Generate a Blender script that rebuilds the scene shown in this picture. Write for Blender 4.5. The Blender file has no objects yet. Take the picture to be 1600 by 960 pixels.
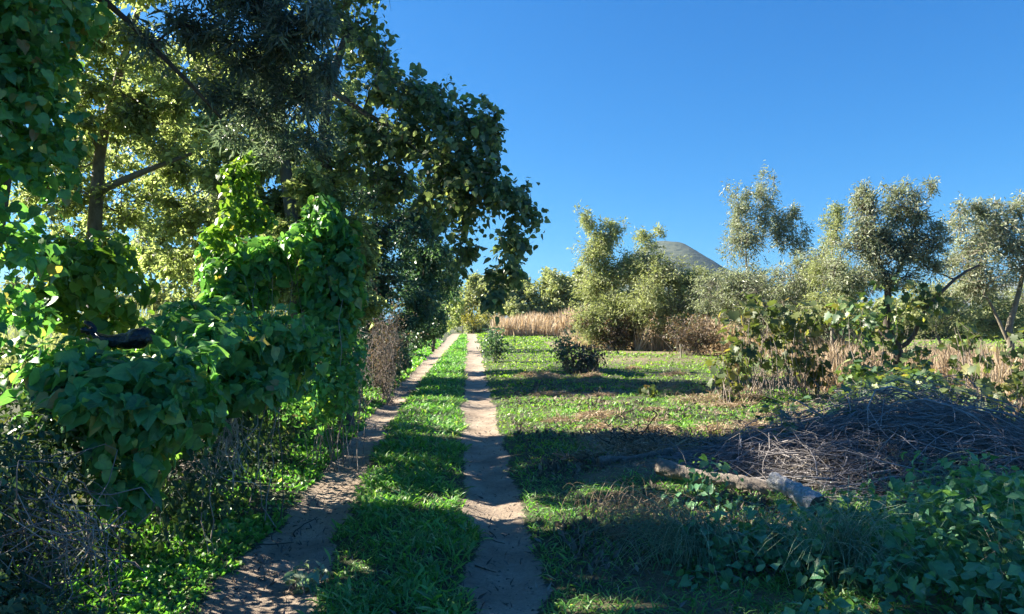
import bpy, math
import numpy as np
from mathutils import Matrix
S = bpy.context.scene
COL = S.collection
R = math.radians

# ------------------------------------------------------------ camera, sky, sun
F_PX = 1101.0; CAM_H = 1.7; PITCH = math.atan(23 / F_PX)
cam = bpy.data.objects.new('camera', bpy.data.cameras.new('camera')); COL.objects.link(cam)
cam.data.sensor_width = 36; cam.data.lens = 36 * F_PX / 1600
cam.data.clip_start = 0.05; cam.data.clip_end = 20000
cam.location = (0, 0, CAM_H); cam.rotation_euler = (R(90) + PITCH, 0, 0)
S.camera = cam
SUN_EL = R(33); SUN_AZ = R(-71)            # azimuth measured from +Y towards +X : sun is ahead-left
w = bpy.data.worlds.new('World'); S.world = w; w.use_nodes = True
nt = w.node_tree; bg = nt.nodes['Background']
sky = nt.nodes.new('ShaderNodeTexSky'); sky.sky_type = 'NISHITA'; sky.sun_disc = False
sky.sun_elevation = SUN_EL; sky.sun_rotation = SUN_AZ
sky.air_density = 1.0; sky.dust_density = 0.6; sky.ozone_density = 3.0; sky.altitude = 50
# deep clear-sky blue: each channel of the sky gets its own gain and contrast
sep = nt.nodes.new('ShaderNodeSeparateColor'); cmb = nt.nodes.new('ShaderNodeCombineColor'); nt.links.new(sky.outputs[0], sep.inputs[0])
for i, (g, p) in enumerate(((.115, 1.25), (.50, .88), (1.08, .72))):
    a = nt.nodes.new('ShaderNodeMath'); a.operation = 'POWER'; nt.links.new(sep.outputs[i], a.inputs[0]); a.inputs[1].default_value = p
    b = nt.nodes.new('ShaderNodeMath'); b.operation = 'MULTIPLY'; nt.links.new(a.outputs[0], b.inputs[0]); b.inputs[1].default_value = g; nt.links.new(b.outputs[0], cmb.inputs[i])
nt.links.new(cmb.outputs[0], bg.inputs[0]); bg.inputs[1].default_value = 0.0505
sl = bpy.data.lights.new('sun', 'SUN'); sun = bpy.data.objects.new('sun', sl); COL.objects.link(sun)
sl.energy = 4.0; sl.angle = R(0.53); sl.color = (1.0, 0.91, 0.76)
sd = np.array([math.sin(SUN_AZ) * math.cos(SUN_EL), math.cos(SUN_AZ) * math.cos(SUN_EL), math.sin(SUN_EL)])
sun.rotation_euler = (R(90) - SUN_EL, 0, math.pi - SUN_AZ)
sun.location = (-30, 10, 30)
S.view_settings.view_transform = 'Standard'; S.view_settings.look = 'None'
S.view_settings.exposure = 2.42; S.view_settings.gamma = 1.0
S.cycles.max_bounces = 12; S.cycles.diffuse_bounces = 7; S.cycles.transmission_bounces = 10; S.cycles.volume_bounces = 1
S.cycles.transparent_max_bounces = 4; S.cycles.caustics_reflective = False; S.cycles.caustics_refractive = False

# ------------------------------------------------------------ helpers
rng = np.random.default_rng(7)
def P(px, py, d):
    u = (px - 800) / F_PX; v = (480 - py) / F_PX
    y = math.cos(PITCH) - v * math.sin(PITCH); z = math.sin(PITCH) + v * math.cos(PITCH)
    return np.array([u * d / y, d, CAM_H + z * d / y])
def G(px, py):                              # point of flat ground seen at a pixel
    u = (px - 800) / F_PX; v = (480 - py) / F_PX
    y = math.cos(PITCH) - v * math.sin(PITCH); z = math.sin(PITCH) + v * math.cos(PITCH)
    t = -CAM_H / z
    return np.array([u * t, y * t, 0.0])
def nrm(v): return v / np.maximum(np.linalg.norm(v, axis=-1, keepdims=True), 1e-9)
_H = rng.random((256, 256))
def vnoise(x, y, s=1.0, off=0.0):
    x = np.asarray(x) / s + off + 100; y = np.asarray(y) / s + off * 1.7 + 100
    xi = np.floor(x).astype(int); yi = np.floor(y).astype(int); fx = x - xi; fy = y - yi
    fx = fx * fx * (3 - 2 * fx); fy = fy * fy * (3 - 2 * fy)
    g = lambda a, b: _H[a % 256, b % 256]
    return (g(xi, yi) * (1 - fx) + g(xi + 1, yi) * fx) * (1 - fy) + (g(xi, yi + 1) * (1 - fx) + g(xi + 1, yi + 1) * fx) * fy
def fbm(x, y, s=1.0, off=0.0): return (vnoise(x, y, s, off) + .5 * vnoise(x, y, s * .47, off + 7) + .25 * vnoise(x, y, s * .21, off + 13)) / 1.75

def make_mesh(name, V, F, mat, rnd=None, smooth=False, lc=None):
    V = np.asarray(V, dtype=np.float32); F = np.asarray(F, dtype=np.int32); k = F.shape[1]
    me = bpy.data.meshes.new(name)
    me.vertices.add(len(V)); me.vertices.foreach_set('co', V.ravel())
    me.loops.add(F.size); me.loops.foreach_set('vertex_index', F.ravel())
    me.polygons.add(len(F)); me.polygons.foreach_set('loop_start', np.arange(0, F.size, k, dtype=np.int32))
    try: me.polygons.foreach_set('loop_total', np.full(len(F), k, dtype=np.int32))
    except Exception: pass
    if rnd is not None:
        a = me.attributes.new('rnd', 'FLOAT', 'FACE'); a.data.foreach_set('value', np.asarray(rnd, dtype=np.float32))
    me.polygons.foreach_set('use_smooth', np.full(len(F), smooth, dtype=bool))
    if lc is not None:
        a = me.attributes.new('lc', 'FLOAT_VECTOR', 'POINT'); a.data.foreach_set('vector', np.asarray(lc, dtype=np.float32).ravel())
    me.update(calc_edges=True)
    if mat: me.materials.append(mat)
    return me
def link(name, me, parent=None, kind=None, loc=None):
    o = bpy.data.objects.new(name, me); COL.objects.link(o)
    if parent is not None: o.parent = parent
    if kind: o['kind'] = kind
    if loc is not None: o.location = loc
    return o
def tag(o, label, cat=None, group=None, kind=None):
    o['label'] = label
    if cat: o['category'] = cat
    if group: o['group'] = group
    if kind: o['kind'] = kind
    return o
def thing(name, label, cat, loc, group=None):
    o = bpy.data.objects.new(name, None); o.empty_display_size = .1; COL.objects.link(o); o.location = tuple(loc)
    return tag(o, label, cat, group)

def tubes(Pp, Rr, sides=4, rough=0.0):
    Pp = np.asarray(Pp, float); n, k, _ = Pp.shape
    T = np.empty_like(Pp); T[:, 1:-1] = Pp[:, 2:] - Pp[:, :-2]; T[:, 0] = Pp[:, 1] - Pp[:, 0]; T[:, -1] = Pp[:, -1] - Pp[:, -2]
    T = nrm(T); mT = nrm(T.mean(1)); ref = np.where(np.abs(mT[:, 2:3]) > .8, np.array([[1., 0, 0]]), np.array([[0, 0, 1.]]))
    ref = np.repeat(ref[:, None, :], k, 1)
    U = nrm(np.cross(T, ref)); W = np.cross(T, U)
    a = np.arange(sides) * 2 * math.pi / sides
    rr = np.repeat(Rr[:, :, None], sides, 2)
    if rough: rr = rr * (1 + rough * (rng.random(rr.shape) - .5) * 2)
    V = Pp[:, :, None, :] + rr[..., None] * (np.cos(a)[None, None, :, None] * U[:, :, None, :] + np.sin(a)[None, None, :, None] * W[:, :, None, :])
    idx = np.arange(n * k * sides).reshape(n, k, sides)
    A = idx[:, :-1, :]; B = np.roll(A, -1, 2); D = idx[:, 1:, :]; C = np.roll(D, -1, 2)
    F = np.stack([A, B, C, D], -1).reshape(-1, 4)
    rnd = np.repeat(rng.random(n), (k - 1) * sides)
    return V.reshape(-1, 3), F, rnd
def curves(A, B, k=5, jit=.1, sag=0.0):
    A = np.atleast_2d(A); B = np.atleast_2d(B); n = len(A); t = np.linspace(0, 1, k)
    L = np.linalg.norm(B - A, axis=1)[:, None, None]
    Pp = A[:, None, :] * (1 - t)[None, :, None] + B[:, None, :] * t[None, :, None]
    env = np.sin(t * math.pi)[None, :, None] + .35 * np.sin(2 * t * math.pi)[None, :, None] * rng.normal(size=(n, 1, 1))
    Pp = Pp + env * rng.normal(size=(n, 1, 3)) * jit * L
    if k > 4:
        nz = rng.normal(size=(n, k, 3)) * jit * .28 * L; nz[:, 0] = 0; Pp = Pp + nz * .6
    Pp[:, :, 2] -= (np.sin(t * math.pi)[None, :] * sag * L[:, :, 0])
    return Pp
def taper(n, k, r0, r1):
    t = np.linspace(0, 1, k)[None, :]
    r0 = np.broadcast_to(np.asarray(r0, float).reshape(-1, 1), (n, 1)); return r0 * (1 - t) + r1 * t
def polyline_resample(pts, k):
    pts = np.asarray(pts, float)
    # Catmull-Rom through the points
    q = np.vstack([2 * pts[0] - pts[1], pts, 2 * pts[-1] - pts[-2]]); out = []
    for s in np.linspace(0, len(pts) - 1 - 1e-6, k):
        i = int(s); t = s - i; p0, p1, p2, p3 = q[i:i + 4]
        out.append(.5 * ((2 * p1) + (-p0 + p2) * t + (2 * p0 - 5 * p1 + 4 * p2 - p3) * t * t + (-p0 + 3 * p1 - 3 * p2 + p3) * t ** 3))
    return np.array(out)

# leaf shapes: length 1 along +Y, face along +Z
def heart(fold=.12, curl=.16, tw=0.0, wav=.04, q=0):
    o = np.array([(.0, .02), (.17, -.07), (.35, -.04), (.46, .13), (.42, .40), (.33, .58), (.13, .80), (0, 1.0)])
    V = []
    for m in (1, -1):
        for x, y in o[1:-1]:
            V.append((m * x, y, fold * abs(x) * 1.6 - curl * y * y + m * tw * x * y - (.18 * max(0, abs(x) - .38)) + wav * math.sin(9 * y + 2.1 * m + q)))
    nm = len(o) - 2
    mid = [(0, .02, 0), (0, .30, -curl * .09), (0, .62, -curl * .38), (0, 1, -curl * 1.1)]
    b = len(V); V += mid; F = []
    for s in (0, nm):
        q = list(range(s, s + nm))
        t = [(b, q[0], q[1]), (b, q[1], b + 1), (b + 1, q[1], q[2]), (b + 1, q[2], q[3]), (b + 1, q[3], b + 2), (b + 2, q[3], q[4]), (b + 2, q[4], q[5]), (b + 2, q[5], b + 3)]
        F += t if s == 0 else [f[::-1] for f in t]
    return np.array(V), np.array(F)
def lobed(fold=.1, curl=.15):
    o = [(.0, .05), (.2, -.08), (.42, -.04), (.38, .16), (.56, .34), (.36, .44), (.40, .72), (.17, .68), (0, 1.0)]
    V = []
    for m in (1, -1):
        for x, y in o[1:-1]: V.append((m * x, y, fold * abs(x) - curl * (y - .3) ** 2))
    nm = len(o) - 2; b = len(V); V += [(0, .05, 0), (0, .4, 0.0), (0, 1, -curl * .5)]; F = []
    for s in (0, nm):
        q = list(range(s, s + nm))
        t = [(b, q[0], q[1]), (b, q[1], q[2]), (b, q[2], b + 1), (b + 1, q[2], q[3]), (b + 1, q[3], q[4]), (b + 1, q[4], q[5]), (b + 1, q[5], q[6]), (b + 1, q[6], b + 2)]
        F += t if s == 0 else [f[::-1] for f in t]
    return np.array(V), np.array(F)
def poplar():
    V = np.array([(0, 0, 0), (.36, .12, .05), (.40, .45, .05), (0, 1, -.1), (-.40, .45, .05), (-.36, .12, .05), (0, .45, -.03)])
    F = np.array([(0, 1, 6), (1, 2, 6), (2, 3, 6), (3, 4, 6), (4, 5, 6), (5, 0, 6)]); return V, F
def oval(wd=.28):
    V = np.array([(0, 0, 0), (wd, .42, .07), (0, 1, -.08), (-wd, .42, .07)]); return V, np.array([(0, 1, 2), (0, 2, 3)])
def narrow(wd=.09, bend=.15):
    V = np.array([(0, 0, 0), (wd, .35, .02), (0, 1, -bend), (-wd, .35, .02)]); return V, np.array([(0, 1, 2), (0, 2, 3)])
def blade(wd=.04, bend=.5):
    V = []; ts = [0, .4, .75, 1]
    for i, t in enumerate(ts):
        ww = wd * (1, .95, .6, 0)[i]; y = t * (1 - .35 * bend * t); z = -bend * t * t * .8
        V += [(ww, y, z), (-ww, y, z)] if i < 3 else [(0, y, z)]
    F = [(0, 2, 1), (1, 2, 3), (2, 4, 3), (3, 4, 5), (4, 6, 5)]; return np.array(V), np.array(F)
def blade3(wd=.04, bend=.5):
    V = [(wd, 0, 0), (-wd, 0, 0), (wd * .8, .55 * (1 - .15 * bend), -bend * .25), (-wd * .8, .55 * (1 - .15 * bend), -bend * .25), (0, 1 - .35 * bend, -bend * .8)]
    return np.array(V), np.array([(0, 2, 1), (1, 2, 3), (2, 4, 3)])
def spoon(wd=.14, bend=.5):
    V = [(0, 0, 0), (wd * .8, .45, -.05), (-wd * .8, .45, -.05), (wd, .72, -.05 - bend * .3), (-wd, .72, -.05 - bend * .3), (0, .95, -bend * .75)]
    return np.array(V), np.array([(0, 1, 2), (1, 3, 2), (2, 3, 4), (3, 5, 4)])

def basis(N, T):
    N = nrm(N); Y = nrm(T - (T * N).sum(-1, keepdims=True) * N); X = np.cross(Y, N)
    return np.stack([X, Y, N], -1)          # columns
def scatter(tmpl, pos, B, size):
    V, F = tmpl; n = len(pos); size = np.broadcast_to(np.asarray(size, float), (n,))
    W = np.einsum('nij,vj->nvi', B, V) * size[:, None, None] + pos[:, None, :]
    FF = F[None] + (np.arange(n) * len(V))[:, None, None]
    return W.reshape(-1, 3), FF.reshape(-1, F.shape[1]), np.repeat(rng.random(n), len(F))
def merge(parts):
    V, Fs, Rn, b = [], [], [], 0
    for v, f, r in parts: V.append(v); Fs.append(f + b); Rn.append(r); b += len(v)
    return np.concatenate(V), np.concatenate(Fs), np.concatenate(Rn)

# ------------------------------------------------------------ materials
def new_mat(name):
    m = bpy.data.materials.new(name); m.use_nodes = True; nt = m.node_tree; nt.nodes.clear()
    return m, nt, (lambda t, **k: _nd(nt, t, k)), nt.links.new
def _nd(nt, t, kw):
    n = nt.nodes.new(t)
    for k, v in kw.items(): setattr(n, k, v)
    return n
def ramp(nt, stops, interp='LINEAR'):
    n = nt.nodes.new('ShaderNodeValToRGB'); n.color_ramp.interpolation = interp; e = n.color_ramp.elements
    while len(e) > 1: e.remove(e[-1])
    e[0].position = stops[0][0]; e[0].color = (*stops[0][1], 1)
    for p, c in stops[1:]: x = e.new(p); x.color = (*c, 1)
    return n
def leaf_mat(name, stops, transl=.35, rough=.5, tcol=(1.7, 1.6, .55), vein=False):
    m, nt, N, L = new_mat(name)
    at = N('ShaderNodeAttribute', attribute_name='rnd'); oi = N('ShaderNodeObjectInfo')
    ad = N('ShaderNodeMath', operation='ADD'); L(at.outputs['Fac'], ad.inputs[0]); L(oi.outputs['Random'], ad.inputs[1])
    fr = N('ShaderNodeMath', operation='FRACT'); L(ad.outputs[0], fr.inputs[0])
    rp = ramp(nt, stops); L(fr.outputs[0], rp.inputs[0])
    geo = N('ShaderNodeNewGeometry')
    nz = N('ShaderNodeTexNoise'); nz.inputs['Scale'].default_value = 22 if vein else 3; nz.inputs['Detail'].default_value = 3; L(geo.outputs['Position'], nz.inputs['Vector'])
    mr = N('ShaderNodeMapRange'); mr.inputs[1].default_value = .3; mr.inputs[2].default_value = .7; mr.inputs[3].default_value = .78; mr.inputs[4].default_value = 1.22; L(nz.outputs[0], mr.inputs[0])
    mx = N('ShaderNodeMix', data_type='RGBA', blend_type='MULTIPLY'); mx.inputs[0].default_value = 1
    L(rp.outputs[0], mx.inputs[6]); L(mr.outputs[0], mx.inputs[7])
    colout = mx.outputs[2]
    if vein:   # pale midrib and side veins, drawn in the leaf's own coordinates
        la = N('ShaderNodeAttribute', attribute_name='lc'); sx = N('ShaderNodeSeparateXYZ'); L(la.outputs['Vector'], sx.inputs[0])
        def mth(op, a_, b_=None, c_=None):
            n_ = N('ShaderNodeMath', operation=op)
            for i_, v_ in enumerate((a_, b_, c_)):
                if v_ is None: continue
                if isinstance(v_, (int, float)): n_.inputs[i_].default_value = v_
                else: L(v_, n_.inputs[i_])
            return n_.outputs[0]
        ax = mth('ABSOLUTE', sx.outputs[0]); ph = mth('MULTIPLY_ADD', ax, -.75, sx.outputs[1]); sv = mth('ABSOLUTE', mth('SINE', mth('MULTIPLY', ph, 15.0)))
        side = mth('LESS_THAN', sv, .16); mid = mth('LESS_THAN', ax, .022); vv = mth('MULTIPLY', mth('MAXIMUM', side, mid), mth('GREATER_THAN', ax, .0001))
        vm = N('ShaderNodeMix', data_type='RGBA'); L(mth('MULTIPLY', vv, .45), vm.inputs[0]); L(mx.outputs[2], vm.inputs[6]); vm.inputs[7].default_value = (.16, .30, .12, 1); colout = vm.outputs[2]
    pb = N('ShaderNodeBsdfPrincipled'); pb.inputs['Roughness'].default_value = rough; pb.inputs['IOR'].default_value = 1.45
    L(colout, pb.inputs['Base Color'])
    tc = N('ShaderNodeMix', data_type='RGBA', blend_type='MULTIPLY'); tc.inputs[0].default_value = 1; L(colout, tc.inputs[6]); tc.inputs[7].default_value = (*[c * 1.5 for c in tcol], 1)
    tr = N('ShaderNodeBsdfTranslucent'); L(tc.outputs[2], tr.inputs[0])
    ms = N('ShaderNodeMixShader'); ms.inputs[0].default_value = transl; L(pb.outputs[0], ms.inputs[1]); L(tr.outputs[0], ms.inputs[2])
    out = N('ShaderNodeOutputMaterial'); L(ms.outputs[0], out.inputs[0])
    return m
def bark_mat(name, c0, c1, scale=14, bump=.6, moss=None):
    m, nt, N, L = new_mat(name)
    geo = N('ShaderNodeNewGeometry'); mp = N('ShaderNodeMapping'); mp.inputs['Scale'].default_value = (1, 1, .45); L(geo.outputs['Position'], mp.inputs[0])
    nz = N('ShaderNodeTexNoise'); nz.inputs['Scale'].default_value = scale; nz.inputs['Detail'].default_value = 6; nz.inputs['Roughness'].default_value = .7; L(mp.outputs[0], nz.inputs['Vector'])
    at = N('ShaderNodeAttribute', attribute_name='rnd'); oi = N('ShaderNodeObjectInfo')
    ad = N('ShaderNodeMath', operation='ADD'); L(at.outputs['Fac'], ad.inputs[0]); L(oi.outputs['Random'], ad.inputs[1]); fr = N('ShaderNodeMath', operation='FRACT'); L(ad.outputs[0], fr.inputs[0])
    av = N('ShaderNodeMath', operation='MULTIPLY_ADD'); L(fr.outputs[0], av.inputs[0]); av.inputs[1].default_value = .45; L(nz.outputs[0], av.inputs[2])
    rp = ramp(nt, [(.38, c0), (.95, c1)]); L(av.outputs[0], rp.inputs[0])
    pb = N('ShaderNodeBsdfPrincipled'); pb.inputs['Roughness'].default_value = .85; L(rp.outputs[0], pb.inputs['Base Color'])
    bp = N('ShaderNodeBump'); bp.inputs['Strength'].default_value = bump; bp.inputs['Distance'].default_value = .02; L(nz.outputs[0], bp.inputs['Height']); L(bp.outputs[0], pb.inputs['Normal'])
    out = N('ShaderNodeOutputMaterial'); L(pb.outputs[0], out.inputs[0]); return m

M = {}
M['vine'] = leaf_mat('vine leaf', [(0, (0.057, 0.161, 0.066)), (.45, (0.092, 0.253, 0.088)), (.8, (0.149, 0.345, 0.105)), (.93, (0.218, 0.391, 0.110)), (.97, (0.345, 0.356, 0.110)), (1, (0.253, 0.161, 0.077))], .36, .4, (1.5, 1.45, .6), vein=True)
M['vine_young'] = leaf_mat('young vine leaf', [(0, (.07, .16, .035)), (.6, (.11, .22, .045)), (.95, (.19, .30, .07)), (1, (.32, .30, .10))], .42, .45, (1.5, 1.4, .55))
M['nettle'] = leaf_mat('bramble leaf', [(0, (.06, .16, .085)), (.6, (.10, .25, .12)), (1, (.17, .34, .16))], .28, .42, vein=True)
M['euca'] = leaf_mat('narrow leaf', [(0, (0.068, 0.101, 0.101)), (.6, (0.108, 0.149, 0.143)), (1, (0.216, 0.257, 0.219))], .32, .33, (1.6, 1.7, .9))
M['oak'] = leaf_mat('small leaf', [(0, (.12, .14, .06)), (.6, (.20, .23, .12)), (.9, (.30, .33, .19)), (1, (.42, .42, .28))], .52, .38, (1.55, 1.7, .95))
M['poplar'] = leaf_mat('poplar leaf', [(0, (.08, .12, .065)), (.55, (.14, .18, .10)), (.88, (.22, .26, .16)), (1, (.34, .38, .12))], .42, .35, (1.6, 1.7, .9))
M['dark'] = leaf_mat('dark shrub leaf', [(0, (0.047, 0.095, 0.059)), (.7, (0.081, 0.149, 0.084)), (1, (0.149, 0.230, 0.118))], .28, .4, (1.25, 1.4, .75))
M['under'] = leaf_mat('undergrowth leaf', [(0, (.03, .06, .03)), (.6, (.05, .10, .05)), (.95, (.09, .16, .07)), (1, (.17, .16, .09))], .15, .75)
M['willow'] = leaf_mat('pale willow leaf', [(0, (.20, .23, .10)), (.6, (.28, .31, .15)), (1, (.38, .40, .22))], .32, .5, (1.2, 1.25, .8))
M['olive'] = leaf_mat('grey olive leaf', [(0, (.16, .18, .12)), (.6, (.25, .28, .19)), (1, (.38, .41, .31))], .3, .42, (1.2, 1.25, .8))
M['ivy'] = leaf_mat('creeper leaf', [(0, (0.041, 0.081, 0.042)), (.55, (0.074, 0.135, 0.059)), (.85, (0.162, 0.230, 0.084)), (1, (0.378, 0.351, 0.135))], .3, .42)
M['yellowgreen'] = leaf_mat('yellow green leaf', [(0, (.14, .15, .04)), (.6, (.22, .22, .06)), (1, (.34, .29, .08))], .35, .5, (1.3, 1.3, .6))
M['autumn'] = leaf_mat('autumn vine leaf', [(0, (.05, .08, .03)), (.55, (.09, .12, .045)), (.8, (.17, .20, .06)), (.93, (.27, .24, .08)), (1, (.15, .09, .055))], .35, .5, (1.25, 1.25, .6))
M['brownleaf'] = leaf_mat('brown leaf', [(0, (.07, .055, .04)), (.5, (.13, .095, .07)), (.8, (.22, .16, .11)), (1, (.12, .15, .06))], .25, .6, (1.2, 1.1, .7))
M['grass'] = leaf_mat('grass blade', [(0, (0.072, 0.180, 0.048)), (.5, (0.120, 0.288, 0.069)), (.88, (0.192, 0.384, 0.097)), (1, (0.408, 0.408, 0.207))], .35, .42, (1.3, 1.5, .5))
M['meadow'] = leaf_mat('meadow grass', [(0, (.10, .20, .025)), (.6, (.17, .31, .04)), (.93, (.23, .36, .06)), (1, (.38, .35, .13))], .38, .5, (1.3, 1.4, .5))
M['blue_grass'] = leaf_mat('grey green grass', [(0, (.13, .22, .14)), (.6, (.20, .31, .20)), (1, (.38, .40, .27))], .25, .45, (1.2, 1.3, .8))
M['straw'] = leaf_mat('dry straw', [(0, (.20, .145, .09)), (.6, (.32, .24, .16)), (1, (.46, .37, .25))], .2, .7, (1.1, 1.0, .8))
M['pinkreed'] = leaf_mat('dry pale reed', [(0, (.30, .22, .15)), (.6, (.48, .39, .27)), (1, (.58, .50, .37))], .25, .7, (1.1, 1.0, .8))
M['deadhay'] = leaf_mat('dead hay', [(0, (.07, .062, .05)), (.6, (.16, .135, .10)), (1, (.30, .25, .18))], .1, .8, (1, 1, 1))
M['litter'] = leaf_mat('fallen leaf', [(0, (.07, .055, .05)), (.6, (.16, .135, .115)), (1, (.32, .27, .22))], .1, .6, (1, 1, 1))
M['bark'] = bark_mat('grey bark', (.05, .042, .035), (.24, .21, .17))
M['darkbark'] = bark_mat('dark bark', (.022, .018, .016), (.11, .09, .07))
M['palebark'] = bark_mat('pale bark', (.12, .10, .07), (.42, .38, .28), 9)
M['twig'] = bark_mat('dry twig', (.09, .07, .06), (.36, .30, .26), 10, .3)
M['brush'] = bark_mat('cut brush', (.06, .055, .057), (.36, .33, .32), 10, .3)
M['paletwig'] = bark_mat('pale twig', (.22, .18, .15), (.55, .48, .42), 10, .3)
M['whitebark'] = bark_mat('white bark', (.05, .05, .05), (.48, .48, .47), 38, 1.0)
M['logbark'] = bark_mat('weathered log', (.05, .04, .032), (.30, .25, .20), 24, 1.0)

def ground_mat():
    m, nt, N, L = new_mat('ground')
    geo = N('ShaderNodeNewGeometry'); at = N('ShaderNodeAttribute', attribute_name='dirt'); dr = N('ShaderNodeAttribute', attribute_name='dry')
    def noise(s, d=5, r=.6):
        n = N('ShaderNodeTexNoise'); n.inputs['Scale'].default_value = s; n.inputs['Detail'].default_value = d; n.inputs['Roughness'].default_value = r; L(geo.outputs['Position'], n.inputs['Vector']); return n
    n1 = noise(2.2, 6); n2 = noise(28, 6, .7); n3 = noise(140, 3, .7)
    d1 = ramp(nt, [(.3, (.25, .185, .13)), (.5, (.38, .295, .215)), (.7, (.50, .40, .30))]); L(n1.outputs[0], d1.inputs[0])
    d2 = ramp(nt, [(.3, (.68, .68, .70)), (.6, (1.0, 1.0, 1.0)), (.8, (1.22, 1.18, 1.12))]); L(n2.outputs[0], d2.inputs[0])
    mx = N('ShaderNodeMix', data_type='RGBA', blend_type='MULTIPLY'); mx.inputs[0].default_value = 1; L(d1.outputs[0], mx.inputs[6]); L(d2.outputs[0], mx.inputs[7])
    d3 = ramp(nt, [(.35, (.75, .75, .75)), (.65, (1.15, 1.15, 1.15))]); L(n3.outputs[0], d3.inputs[0])
    mx1 = N('ShaderNodeMix', data_type='RGBA', blend_type='MULTIPLY'); mx1.inputs[0].default_value = .7; L(mx.outputs[2], mx1.inputs[6]); L(d3.outputs[0], mx1.inputs[7])
    sp = ramp(nt, [(.35, (.035, .04, .02)), (.6, (.07, .085, .03)), (.8, (.13, .12, .06))]); L(n2.outputs[0], sp.inputs[0])
    dp = ramp(nt, [(.35, (.14, .11, .06)), (.7, (.30, .24, .14))]); L(n2.outputs[0], dp.inputs[0])
    gm = N('ShaderNodeMix', data_type='RGBA'); L(dr.outputs['Fac'], gm.inputs[0]); L(sp.outputs[0], gm.inputs[6]); L(dp.outputs[0], gm.inputs[7])
    fm = N('ShaderNodeMix', data_type='RGBA'); sh = N('ShaderNodeMath', operation='MULTIPLY_ADD'); L(n2.outputs[0], sh.inputs[0]); sh.inputs[1].default_value = 1.3; L(at.outputs['Fac'], sh.inputs[2])
    ss = N('ShaderNodeMapRange'); ss.interpolation_type = 'SMOOTHSTEP'; L(sh.outputs[0], ss.inputs[0]); ss.inputs[1].default_value = 1.02; ss.inputs[2].default_value = 1.3; L(ss.outputs[0], fm.inputs[0]); L(gm.outputs[2], fm.inputs[6]); L(mx1.outputs[2], fm.inputs[7])
    pb = N('ShaderNodeBsdfPrincipled'); pb.inputs['Roughness'].default_value = .95; L(fm.outputs[2], pb.inputs['Base Color'])
    bp = N('ShaderNodeBump'); bp.inputs['Strength'].default_value = .9; bp.inputs['Distance'].default_value = .035
    ad = N('ShaderNodeMath', operation='MULTIPLY_ADD'); L(n3.outputs[0], ad.inputs[0]); ad.inputs[1].default_value = .35; L(n2.outputs[0], ad.inputs[2])
    L(ad.outputs[0], bp.inputs['Height']); L(bp.outputs[0], pb.inputs['Normal'])
    out = N('ShaderNodeOutputMaterial'); L(pb.outputs[0], out.inputs[0]); return m

# ------------------------------------------------------------ ground
RUT_R = np.array([G(x, y)[:2] for x, y in [(800, 1050), (796, 950), (786, 850), (766, 760), (757, 700), (750, 650), (745, 610), (742, 580), (740, 550), (738, 532), (736, 522)]])
RUT_L = np.array([G(x, y)[:2] for x, y in [(330, 1050), (402, 950), (462, 850), (520, 760), (560, 700), (597, 650), (633, 607), (661, 575), (685, 550), (702, 534), (712, 523)]])
WID_R = np.array([.26, .25, .23, .25, .27, .30, .33, .36, .42, .5, .7]); WID_L = np.array([.34, .32, .27, .26, .22, .22, .25, .3, .4, .5, .7])
def rut_x(r, y): return np.interp(y, r[:, 1], r[:, 0])
def rut_mask(x, y, extra=0.0):
    m = 0
    for r, wd in ((RUT_R, WID_R), (RUT_L, WID_L)):
        c = rut_x(r, y); hw = np.interp(y, r[:, 1], wd)
        hw = hw * (1 + .8 * (fbm(x * .4, y, .8, 3 + hw.mean()) - .5)) + .12 * (vnoise(x, y, .16, 5) - .5)
        d = np.abs(x - c) / (hw + extra); m = np.maximum(m, 1 - np.clip((d - .8) / .35, 0, 1))
    return m * (y < 105)
def mid_x(y): return (rut_x(RUT_R, y) + rut_x(RUT_L, y)) / 2
def zg(x, y):
    x = np.asarray(x, float); y = np.asarray(y, float); z = 0
    near = np.clip(1 - y / 60, 0, 1)
    for r, wd in ((RUT_R, WID_R), (RUT_L, WID_L)):
        d = (x - rut_x(r, y)) / (np.interp(y, r[:, 1], wd) * 1.25); z = z - .065 * np.exp(-d ** 2)
    side = np.abs(x - mid_x(y)) - 1.3
    z = z + .06 * np.clip(side, 0, 1) + .05 * (fbm(x, y, .9, 2) - .5) * np.clip(side + .6, .25, 1) * near + (.022 * (vnoise(x, y, .17, 9) - .5) + .02 * (vnoise(x, y, .42, 19) - .5)) * near
    z = z + np.where(x < mid_x(y), .10 * np.clip((side - .5) / 1.0, 0, 1), 0)
    z = z + .16 * np.clip((x - .6) / 1.0, 0, 1) * (fbm(x, y, 1.1, 21) - .25) * near + .09 * np.clip((x - 1.2) / 1.5, 0, 1) * near * np.clip((fbm(x, y, .5, 33) - .5) * 4, 0, 1)
    return z
def dry_mask(x, y):
    a = fbm(x, y, 1.9, 31)
    lit = np.clip((y - 8.5) / 1.5, 0, 1)
    m = np.clip((a - .50) / .10, 0, 1) * np.clip((x - .2) / 1.0, 0, 1)
    m = np.where(y > 17, m * np.clip(1 - (y - 15) / 4, 0, 1) * .6, m)
    m = np.maximum(m, np.clip((y - 24 - .3 * np.abs(x - 3)) / 6, 0, 1) * (x > 2.5) * np.clip((fbm(x, y, 4, 8) - .3) * 3, 0, 1))
    return np.clip(m, 0, 1)
ys = np.concatenate([np.linspace(-8, 2.5, 14), 2.5 * np.exp(np.linspace(0, math.log(60 / 2.5), 190))[1:], 60 * np.exp(np.linspace(0, math.log(6000 / 60), 40))[1:]])
xn = np.arange(-3.2, 2.6, .065); xr = 3.2 + np.cumsum(.06 * 1.09 ** np.arange(96)); xl = -3.6 - np.cumsum(.07 * 1.095 ** np.arange(92))
xs = np.concatenate([xl[::-1], xn, xr])
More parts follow.
